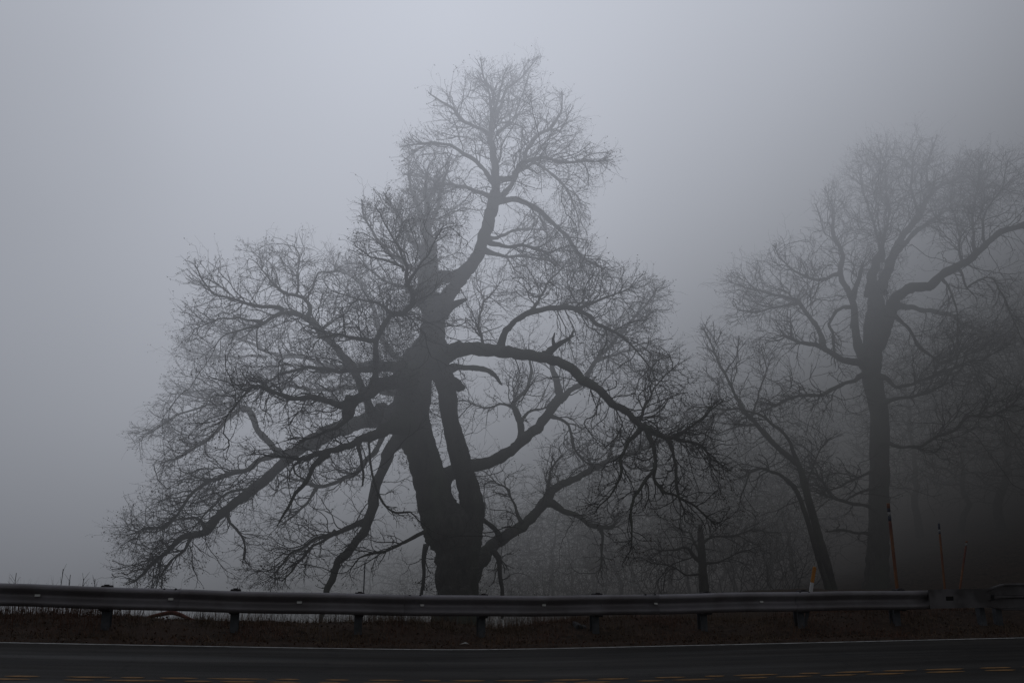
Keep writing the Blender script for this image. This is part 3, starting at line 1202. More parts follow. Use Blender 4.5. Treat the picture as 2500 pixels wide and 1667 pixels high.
oak_limbs = [
    # column above the left stem, overgrown with shoots
    ([(1044, 735, 44), (1041, 690, 42), (1042, 650, 44), (1048, 610, 36), (1044, 570, 25), (1040, 535, 15), (1046, 505, 9), (1040, 470, 5)], (.3, .8), Z_(u0=.15, n=900, R=.85, fwd=.2)),
    # leaning upper stem
    ([(1060, 900, 40), (1066, 830, 38), (1070, 790, 36), (1080, 745, 34), (1108, 713, 32), (1137, 669, 32), (1163, 630, 32), (1186, 576, 31), (1194, 525, 30), (1207, 484, 26), (1216, 440, 22), (1206, 382, 17), (1198, 338, 13), (1202, 300, 11), (1211, 263, 8), (1225, 210, 5), (1232, 175, 3)],
     (.2, 1.4), Z_(u0=.72, n=520, R=1.5)),
    ([(1050, 690, 36), (1083, 676, 30), (1115, 674, 27), (1142, 655, 26), (1160, 636, 26)], (.4, .8), Z_(dead=1)),
    ([(1076, 775, 30), (1098, 752, 24), (1118, 742, 18), (1142, 731, 5)], (.3, .1), Z_(dead=1)),
    # top crown
    ([(1214, 491, 18), (1240, 487, 14), (1268, 488, 13), (1309, 511, 12), (1353, 556, 10), (1384, 576, 9), (1408, 615, 8), (1434, 637, 6), (1475, 657, 4)], (1, 1.6), Z_(u0=.25, n=420, R=1.0, bias=(0, 0, -.25))),
    ([(1188, 590, 14), (1241, 602, 9), (1292, 600, 8), (1340, 612, 6), (1368, 606, 3)], (1, 0), Z_(u0=.3, n=200, R=.9)),
    ([(1184, 612, 12), (1241, 625, 7), (1326, 631, 5), (1360, 645, 3)], (1, 2), Z_(u0=.3, n=200, R=.9)),
    ([(1190, 585, 10), (1224, 572, 8), (1275, 556, 6), (1330, 560, 3)], (1, 3), Z_(u0=.3, n=140, R=.8)),
    ([(1218, 437, 13), (1255, 430, 12), (1272, 406, 11), (1289, 389, 11), (1323, 382, 9), (1367, 394, 7), (1428, 392, 5), (1480, 390, 3)], (1.1, 0), Z_(u0=.2, n=430, R=1.2)),
    ([(1255, 424, 10), (1309, 403, 8), (1353, 427, 7), (1381, 457, 6), (1402, 508, 4), (1412, 545, 3)], (1.1, 2.4), Z_(u0=.2, n=300, R=1.1)),
    ([(1222, 480, 14), (1251, 450, 11), (1276, 400, 10), (1302, 340, 9), (1340, 322, 8), (1370, 273, 6), (1371, 225, 3)], (1.1, 1.7), Z_(u0=.35, n=430, R=1.1)),
    ([(1206, 447, 11), (1187, 413, 10), (1163, 393, 10), (1132, 376, 9), (1095, 355, 8), (1040, 352, 6), (990, 358, 3)], (1.1, .4), Z_(u0=.25, n=520, R=1.2, bias=(0, 0, .1))),
    ([(1200, 335, 9), (1170, 313, 9), (1132, 297, 8), (1108, 267, 6), (1074, 246, 5), (1045, 226, 3)], (1.3, .6), Z_(u0=.25, n=340, R=1.0)),
    ([(1204, 480, 12), (1170, 470, 10), (1130, 455, 9), (1085, 450, 7), (1030, 430, 5), (985, 425, 3)], (1.1, 2.4), Z_(u0=.3, n=420, R=1.2)),
    ([(1206, 300, 8), (1196, 240, 6), (1182, 180, 4), (1174, 140, 2.5)], (1.3, .8), Z_(u0=.2, n=260, R=1.0)),
    ([(1212, 290, 8), (1241, 219, 6), (1275, 185, 4), (1315, 138, 2.5)], (1.3, 2.0), Z_(u0=.2, n=300, R=1.0)),
    ([(1214, 330, 8), (1251, 297, 6), (1274, 236, 4), (1290, 190, 2.5)], (1.3, 2.6), Z_(u0=.2, n=260, R=1.0)),
    # upright boughs of the overgrown column
    ([(1042, 645, 16), (1000, 580, 11), (965, 520, 7), (935, 470, 3)], (.4, .2), Z_(u0=.1, n=300, R=1.0)),
    ([(1046, 605, 14), (1022, 530, 10), (1008, 470, 7), (1000, 425, 3)], (.5, .9), Z_(u0=.1, n=300, R=.95)),
    ([(1044, 565, 13), (1070, 500, 9), (1085, 445, 6), (1098, 400, 3)], (.6, 1.2), Z_(u0=.1, n=200, R=.9)),
    ([(1042, 685, 15), (985, 640, 10), (930, 590, 7), (890, 535, 5), (880, 490, 3)], (.3, 0), Z_(u0=.15, n=300, R=1.0)),
    ([(1042, 545, 12), (1040, 480, 8), (1046, 420, 4)], (.6, .4), Z_(u0=.1, n=200, R=.9)),
    ([(1040, 720, 14), (990, 700, 10), (940, 690, 7), (890, 650, 4)], (.3, 1.2), Z_(u0=.2, n=200, R=.9)),
    # big level limb to the right
    ([(1068, 880, 44), (1090, 866, 42), (1119, 856, 37), (1163, 850, 33), (1217, 854, 29), (1271, 863, 27), (1325, 871, 25), (1361, 879, 24), (1394, 900, 22), (1426, 929, 21), (1463, 951, 20), (1495, 984, 18), (1535, 1005, 17), (1571, 1034, 15), (1600, 1052, 11), (1629, 1066, 9), (1680, 1073, 7), (1713, 1084, 5), (1735, 1120, 3)],
     (.2, -3.6), Z_(u0=.72, n=520, R=1.15)),
    ([(1330, 868, 20), (1350, 850, 15), (1366, 839, 12), (1384, 830, 8), (1400, 822, 3)], (-1.2, -1.4), Z_(dead=1)),
    ([(1354, 846, 8), (1350, 828, 7), (1353, 812, 3)], (-1.3, -1.4), Z_(dead=1)),
    ([(1386, 830, 6), (1394, 820, 6), (1398, 806, 2)], (-1.4, -1.4), Z_(dead=1)),
    ([(1629, 1066, 9), (1644, 1131, 7), (1651, 1203, 6), (1668, 1255, 3)], (-3.0, -3.8), Z_(u0=.2, n=120, R=.7)),
    ([(1583, 1042, 11), (1593, 1095, 9), (1598, 1134, 9), (1586, 1167, 8), (1548, 1217, 7), (1544, 1275, 5), (1541, 1345, 2.5)], (-2.9, -4.4), Z_(u0=.3, n=150, R=.6, bias=(0, 0, -.1))),
    ([(1598, 1130, 8), (1599, 1167, 7), (1619, 1203, 7), (1651, 1210, 6), (1694, 1243, 5), (1745, 1278, 3)], (-3.4, -4.0), Z_(u0=.2, n=260, R=.8)),
    ([(1575, 1036, 11), (1535, 1076, 8), (1514, 1116, 7), (1510, 1167, 6), (1490, 1215, 4), (1462, 1240, 2.5)], (-2.8, -4.0), Z_(u0=.3, n=170, R=.6)),
    ([(1640, 1068, 8), (1690, 1040, 6), (1740, 1000, 4), (1765, 975, 2.5)], (-3.0, -2.6), Z_(u0=.1, n=260, R=.9)),
    ([(1560, 1030, 9), (1575, 985, 6), (1600, 940, 4), (1640, 900, 2.5)], (-2.6, -1.6), Z_(u0=.1, n=300, R=1.0)),
    # upper arch springing from the level limb
    ([(1217, 852, 20), (1224, 825, 15), (1234, 806, 14), (1260, 785, 14), (1293, 766, 14), (1343, 756, 13), (1408, 755, 12), (1437, 769, 11), (1459, 795, 10), (1488, 810, 8), (1524, 826, 6), (1564, 868, 4), (1590, 900, 3)], (-.6, -.4), Z_(u0=.45, n=620, R=1.2, bias=(0, 0, -.15))),
    ([(1405, 757, 10), (1425, 744, 8), (1452, 734, 7), (1488, 722, 5), (1542, 706, 3)], (-.5, .8), Z_(u0=.1, n=460, R=1.15)),
    ([(1300, 764, 8), (1320, 720, 6), (1345, 680, 5), (1380, 640, 3)], (-.5, 1.5), Z_(u0=.1, n=380, R=1.2)),
    ([(1180, 846, 7), (1170, 790, 6), (1182, 740, 5), (1215, 700, 3)], (-.2, 2), Z_(u0=.1, n=330, R=1.1)),
    ([(1085, 905, 20), (1123, 897, 14), (1163, 900, 12), (1195, 904, 12), (1216, 920, 9), (1228, 938, 3)], (.4, 1), Z_(dead=1)),
    # lower limb crossing behind the right stem and rising to the right
    ([(1066, 1175, 44), (1090, 1162, 36), (1113, 1152, 34), (1152, 1134, 30), (1203, 1123, 27), (1246, 1102, 26), (1275, 1073, 24), (1308, 1044, 24), (1340, 1008, 22), (1369, 972, 20), (1395, 950, 13), (1428, 930, 11), (1448, 893, 10), (1466, 868, 9), (1524, 806, 7), (1578, 740, 4), (1600, 705, 3)], (.6, 3.6), Z_(u0=.62, n=620, R=1.3)),
    ([(1362, 980, 20), (1363, 945, 17), (1352, 905, 12), (1345, 880, 8)], (2.6, 2.8), Z_(u0=.2, n=160, R=.7)),
    ([(1273, 1078, 18), (1274, 1045, 16), (1268, 1015, 15), (1252, 990, 11), (1270, 970, 9), (1288, 942, 8), (1293, 905, 6), (1290, 870, 3)], (1.8, 2.6), Z_(u0=.3, n=330, R=1.0)),
    ([(1254, 992, 8), (1220, 990, 5), (1181, 998, 4), (1150, 985, 2.5)], (2.1, 2.4), Z_(u0=.2, n=180, R=.9)),
    ([(1275, 1028, 7), (1290, 1008, 6), (1336, 994, 4)], (2, 2.4), Z_(u0=.2, n=120, R=.7)),
    ([(1338, 1012, 11), (1362, 1022, 8), (1385, 1040, 6), (1400, 1085, 6), (1415, 1115, 5), (1445, 1138, 3)], (2.6, 3), Z_(u0=.2, n=200, R=.8)),
    ([(1460, 880, 8), (1510, 860, 6), (1560, 850, 4), (1620, 870, 3)], (3.2, 4.2), Z_(u0=.1, n=360, R=1.2)),
    # low limb rising from the root on the right
    ([(1136, 1440, 44), (1150, 1405, 38), (1167, 1384, 34), (1196, 1340, 31), (1225, 1315, 27), (1275, 1286, 25), (1311, 1257, 23), (1333, 1225, 22), (1344, 1202, 20), (1376, 1178, 17), (1420, 1156, 14), (1463, 1138, 12), (1514, 1116, 10), (1564, 1095, 8), (1620, 1078, 5), (1670, 1060, 3)], (.3, 4.6), Z_(u0=.55, n=460, R=1.2, bias=(0, 0, .2))),
    ([(1338, 1226, 14), (1376, 1245, 12), (1409, 1258, 12), (1438, 1282, 11), (1466, 1290, 10), (1492, 1290, 8), (1503, 1268, 4)], (2.2, 3.2), Z_(u0=.4, n=160, R=.8)),
    ([(1462, 1290, 8), (1472, 1315, 6), (1468, 1350, 5), (1462, 1390, 3)], (3, 3.2), Z_(u0=.2, n=110, R=.7)),
    ([(1275, 1276, 8), (1254, 1228, 6), (1235, 1196, 5), (1205, 1175, 3)], (1.6, 2.4), Z_(u0=.2, n=220, R=.9)),
    ([(1222, 1318, 13), (1199, 1286, 11), (1181, 1268, 10), (1160, 1250, 10)], (1, .6), Z_(dead=1)),
    ([(1335, 1205, 6), (1345, 1150, 4), (1372, 1110, 3)], (2.2, 2.6), Z_(u0=.2, n=160, R=.8)),
    ([(1500, 1122, 7), (1540, 1140, 5), (1590, 1138, 4), (1630, 1135, 3)], (3.6, 4.4), Z_(u0=.2, n=160, R=.8)),
    ([(1485, 1128, 7), (1490, 1090, 5), (1510, 1055, 3)], (3.4, 4), Z_(u0=.2, n=120, R=.8)),
    # left side: big pale limb sloping down to the rail
    ([(985, 1010, 60), (930, 1012, 44), (887, 1028, 36), (814, 1056, 34), (757, 1079, 32), (706, 1116, 24), (666, 1152, 23), (626, 1181, 22), (590, 1217, 21), (547, 1250, 21), (518, 1272, 19), (500, 1293, 17), (453, 1311, 13), (424, 1333, 11), (395, 1362, 9), (355, 1391, 7), (322, 1422, 4)], (.5, 2.2), Z_(u0=.6, n=620, R=1.2)),
    ([(775, 1082, 20), (720, 1102, 15), (681, 1112, 14), (637, 1120, 13), (598, 1145, 12), (554, 1156, 10), (507, 1181, 8), (460, 1214, 7), (431, 1257, 6), (402, 1286, 5), (345, 1290, 3)], (1.3, 1.6), Z_(u0=.45, n=480, R=1.2)),
    ([(690, 1112, 15), (673, 1100, 14), (641, 1062, 14), (623, 1030, 13), (601, 1003, 12), (577, 1003, 9), (548, 1025, 8), (515, 1062, 7), (482, 1084, 6), (431, 1120, 5), (395, 1132, 3)], (1.6, 2.6), Z_(u0=.45, n=520, R=1.2)),
    ([(600, 1002, 8), (560, 985, 6), (510, 985, 5), (440, 1010, 4), (360, 1060, 3)], (2, 3.4), Z_(u0=.2, n=520, R=1.3, bias=(0, 0, .25))),
    ([(552, 1250, 7), (561, 1279, 6), (590, 1308, 5), (598, 1340, 4), (595, 1365, 3)], (1.6, 1.4), Z_(u0=.3, n=60, R=.4)),
    ([(505, 1290, 8), (470, 1260, 6), (430, 1270, 5), (380, 1300, 4), (310, 1290, 2.5)], (1.9, 3), Z_(u0=.1, n=380, R=1.0)),
    ([(470, 1308, 7), (455, 1345, 6), (420, 1370, 5), (390, 1405, 4)], (2, 1), Z_(u0=.1, n=230, R=.9)),
    ([(620, 1186, 7), (560, 1200, 6), (520, 1235, 5), (470, 1290, 3)], (1.5, 1.2), Z_(u0=.3, n=180, R=.8)),
    # near dark limbs on the left
    ([(985, 1030, 50), (923, 1056, 26), (879, 1069, 18), (843, 1086, 15), (800, 1104, 13), (757, 1114, 12), (720, 1121, 8), (690, 1115, 4)], (-.3, -3), Z_(u0=.5, n=140, R=.8)),
    ([(800, 1110, 13), (764, 1141, 12), (749, 1174, 11), (717, 1210, 8), (695, 1254, 6), (678, 1284, 2)], (-2.2, -3), Z_(dead=1)),
    ([(738, 1118, 6), (718, 1140, 5), (722, 1160, 4), (742, 1172, 3)], (-2.6, -2.9), Z_(dead=1)),
    ([(1000, 930, 50), (973, 926, 36), (929, 937, 31), (897, 959, 28), (872, 973, 22), (835, 988, 18), (803, 977, 14), (756, 970, 12), (716, 973, 12), (687, 963, 11), (658, 952, 9), (629, 945, 8), (608, 948, 7), (593, 970, 5), (560, 1010, 3)], (-.4, -4.2), Z_(u0=.5, n=520, R=1.1)),
    ([(862, 972, 26), (850, 990, 27), (845, 1011, 26), (838, 1026, 12)], (-2.3, -2.5), Z_(dead=1)),
    ([(845, 1015, 10), (815, 1040, 7), (780, 1060, 6), (740, 1075, 4)], (-2.6, -3.4), Z_(u0=.2, n=200, R=.8)),
    ([(930, 1020, 24), (905, 1000, 20), (882, 945, 19), (861, 890, 18), (828, 854, 17), (792, 822, 16), (763, 793, 15), (745, 778, 14), (716, 767, 12), (687, 766, 10), (658, 778, 8), (633, 793, 7), (597, 800, 5), (550, 815, 3)], (-.2, -1.2), Z_(u0=.55, n=520, R=1.1)),
    ([(749, 775, 10), (752, 749, 9), (741, 728, 8), (720, 720, 8), (691, 713, 7), (666, 688, 5), (640, 655, 3)], (-.9, -.4), Z_(u0=.2, n=420, R=1.1)),
    ([(690, 760, 10), (680, 748, 10), (640, 746, 9), (611, 742, 8), (575, 728, 6), (525, 717, 5), (496, 684, 4), (475, 650, 2.5)], (-.9, -1.6), Z_(u0=.3, n=520, R=1.1)),
    ([(640, 785, 7), (611, 782, 6), (575, 775, 5), (535, 780, 4), (480, 800, 2.5)], (-1.1, -.6), Z_(u0=.2, n=320, R=1.0)),
    ([(722, 722, 6), (731, 673, 5), (734, 630, 4), (720, 600, 3)], (-.5, .6), Z_(u0=.2, n=300, R=1.0)),
    ([(745, 735, 5), (762, 705, 4), (781, 666, 4), (828, 663, 3)], (-.6, .4), Z_(u0=.2, n=200, R=.9)),
    ([(792, 825, 9), (820, 818, 7), (785, 805, 6), (810, 790, 5), (850, 760, 3)], (-.8, -.2), Z_(u0=.2, n=280, R=.9)),
    ([(905, 955, 20), (916, 915, 16), (919, 879, 14), (920, 836, 13), (937, 800, 13), (955, 770, 14), (987, 764, 14), (1007, 744, 12), (1005, 717, 11), (991, 692, 10), (984, 652, 8), (969, 598, 6), (945, 555, 4), (930, 520, 2.5)], (-1.2, -3), Z_(u0=.45, n=480, R=1.0)),
    ([(992, 698, 8), (1016, 655, 6), (1045, 619, 4), (1070, 575, 2.5)], (-2.6, -3), Z_(u0=.2, n=200, R=.8)),
    ([(985, 660, 7), (950, 640, 5), (905, 625, 4), (870, 600, 2.5)], (-2.6, -2.4), Z_(u0=.1, n=340, R=1.0)),
    ([(918, 836, 10), (879, 831, 9), (843, 825, 7), (814, 818, 5), (770, 825, 3)], (-2, -3), Z_(u0=.2, n=330, R=1.0)),
    ([(960, 768, 8), (920, 745, 6), (885, 735, 5), (840, 720, 3)], (-2.2, -1.5), Z_(u0=.1, n=420, R=1.1)),
    ([(1010, 900, 26), (960, 892, 22), (900, 905, 14), (860, 905, 11), (828, 907, 10), (792, 894, 9), (756, 894, 8), (716, 898, 7), (676, 916, 5), (640, 945, 3)], (-.2, -2.2), Z_(u0=.4, n=380, R=1.0)),
    # paler limbs behind on the left
    ([(1020, 915, 26), (980, 900, 22), (900, 890, 15), (830, 895, 11), (780, 885, 9), (731, 872, 8), (676, 869, 7), (640, 851, 6), (597, 829, 5), (560, 815, 3)], (.8, 4.6), Z_(u0=.4, n=420, R=1.3)),
    ([(1010, 970, 26), (965, 960, 22), (910, 950, 13), (864, 945, 10), (780, 950, 8), (720, 947, 7), (660, 940, 6), (611, 926, 5), (540, 930, 3)], (.8, 4.2), Z_(u0=.4, n=420, R=1.3)),
    ([(650, 872, 6), (590, 870, 5), (530, 870, 4), (460, 860, 2.5)], (3.6, 4.6), Z_(u0=.1, n=420, R=1.2)),
    ([(620, 930, 6), (560, 955, 5), (500, 970, 4), (430, 960, 2.5)], (3.4, 4.2), Z_(u0=.1, n=420, R=1.2)),
    ([(1025, 900, 22), (985, 885, 18), (950, 855, 15), (925, 800, 12), (905, 740, 9), (880, 690, 7), (840, 660, 5), (800, 640, 3)], (.8, 4.0), Z_(u0=.35, n=360, R=1.2)),
    # limb drooping to the ground behind the rail
    ([(985, 1060, 40), (952, 1105, 26), (923, 1167, 24), (905, 1239, 23), (887, 1293, 20), (851, 1344, 18), (825, 1376, 16), (814, 1416, 15), (800, 1442, 13), (788, 1490, 11), (780, 1530, 8)], (.6, 1.6), Z_(u0=.5, n=70, R=.7)),
    ([(898, 1266, 16), (858, 1279, 13), (814, 1297, 10), (778, 1308, 9), (742, 1333, 7), (706, 1358, 5), (670, 1398, 3)], (1.2, 2), Z_(u0=.3, n=380, R=1.1)),
    ([(820, 1294, 8), (770, 1325, 6), (730, 1370, 5), (690, 1415, 3)], (1.4, 1.0), Z_(u0=.2, n=220, R=.9)),
    ([(945, 1040, 16), (923, 1087, 13), (887, 1138, 12), (865, 1160, 11), (822, 1174, 9), (778, 1185, 8), (742, 1175, 7), (706, 1170, 5), (670, 1150, 3)], (.8, 3.4), Z_(u0=.45, n=280, R=1.0)),
    ([(775, 1187, 7), (753, 1225, 6), (724, 1257, 5), (690, 1280, 3)], (2.6, 3.2), Z_(u0=.2, n=280, R=1.0)),
    ([(1045, 1290, 12), (1028, 1301, 8), (995, 1322, 7), (955, 1340, 6), (908, 1348, 5), (879, 1358, 4), (855, 1385, 2.5)], (-.3, -1.2), Z_(u0=.4, n=130, R=.7, bias=(0, 0, -.25))),
    ([(905, 1060, 8), (900, 1080, 5), (914, 1152, 5), (923, 1196, 5), (945, 1238, 5), (966, 1250, 5), (1002, 1250, 4), (1026, 1274, 2.5)], (-1.6, -2), Z_(u0=.4, n=50, R=.4)),
    ([(876, 1080, 8), (886, 1123, 7), (889, 1160, 6), (887, 1188, 4)], (-2, -2.2), Z_(dead=1)),
    ([(1040, 1330, 12), (1034, 1370, 9), (1032, 1420, 8), (1028, 1480, 5)], (.6, 1), Z_(u0=.2, n=60, R=.4)),
    ([(1205, 1345, 12), (1217, 1366, 10), (1222, 1405, 10), (1224, 1450, 9), (1224, 1510, 6)], (.8, .6), Z_(u0=.2, n=60, R=.4)),
]
oak_sil = [(q[0] / .9408, q[1] / .9408) for q in [
    (330, 1350), (262, 1330), (255, 1300), (285, 1270), (262, 1235), (240, 1165), (290, 1120), (370, 1085), (318, 1040), (290, 1000), (355, 930), (375, 890), (410, 850), (398, 780), (410, 705), (440, 670), (430, 600), (500, 600), (560, 560), (620, 540),
    (720, 540), (790, 590), (812, 560), (830, 490), (862, 430), (905, 470), (945, 425), (918, 330), (985, 290), (985, 210), (1045, 185), (1080, 145), (1110, 135), (1150, 165), (1238, 128), (1240, 190), (1285, 205), (1335, 275), (1340, 330), (1400, 350),
    (1425, 412), (1385, 430), (1355, 480), (1345, 560), (1400, 580), (1450, 575), (1475, 630), (1535, 650), (1565, 710), (1545, 760), (1590, 830), (1625, 900), (1680, 950), (1695, 1010), (1670, 1080), (1705, 1175), (1660, 1215), (1600, 1215), (1500, 1260), (1460, 1270),
    (1440, 1330), (1380, 1345), (1330, 1300), (1180, 1345), (1100, 1350), (900, 1350), (700, 1350)]]
s_ = .9408
oak_fuzz = [(q[0] / s_, q[1] / s_) for q in [(860, 430), (1000, 410), (1075, 330), (1110, 440), (1060, 600), (1030, 690), (930, 690), (880, 620), (880, 520), (840, 480)]]
oak_col = [(q[0] / s_, q[1] / s_) for q in [(900, 500), (1030, 440), (1070, 560), (1030, 680), (1050, 850), (1000, 900), (900, 880), (900, 760), (930, 690), (890, 590)]]
build_tree('oak_tree', 'huge old bare oak with thick forked trunk and wide sprawling limbs, largest tree', P(1118, 1500, YO) * [1, 1, 0] + np.array((0, 0, float(z_ground(*P(1118, 1500, YO)[:2])))), YO, oak_trunk, oak_limbs, oak_sil,
           [(oak_sil, (-2.5, 4.5), 350), (oak_fuzz, (-.4, 1.6), 500), (oak_col, (-1.1, 1.3), 300)],
           dict(seed=5, dens=1.0, leafy=.34, leafmask=oak_fuzz, leafmask_p=.6, nleaf=2, leaf=.026,
                fuzz=[(oak_limbs[0][0], (.3, .8), 130, .25, .8, .7), ([(1040, 640, 40), (990, 570, 30), (945, 500, 14)], (.2, .4), 60, .3, .8, .9), ([(1040, 560, 30), (1075, 500, 20), (1100, 440, 12)], (.5, .9), 40, .3, .8, .8), ([(1046, 780, 52), (1016, 880, 84), (1010, 960, 84), (1000, 1000, 90)], (.2, .3), 420, .2, .7, .2),
                      ([(1096, 1290, 110), (1028, 1100, 76), (1000, 1000, 90)], (.1, .2), 120, .15, .5, 0), ([(1118, 1500, 120), (1112, 1330, 112)], (0, .1), 160, .15, .45, .1), ([(1086, 930, 40), (1154, 1255, 58)], (.2, .4), 70, .2, .5, .2),
                      ([(1000, 930, 60), (929, 937, 31), (872, 973, 22), (800, 985, 14)], (-.4, -3.4), 110, .3, 1.0, .1), ([(905, 955, 20), (919, 879, 14), (920, 836, 13), (955, 770, 14), (1007, 744, 12), (991, 692, 10)], (-1.2, -2.6), 150, .3, 1.0, .2),
                      ([(930, 1020, 24), (882, 945, 19), (828, 854, 17)], (-.2, -.9), 90, .3, .9, .2), ([(960, 1020, 40), (879, 1069, 18), (800, 1104, 13)], (-.3, -2.4), 70, .2, .8, -.5), ([(1060, 700, 30), (1010, 760, 40), (960, 850, 30), (930, 900, 20)], (.1, -.8), 170, .3, 1.0, .4)]), group=None)

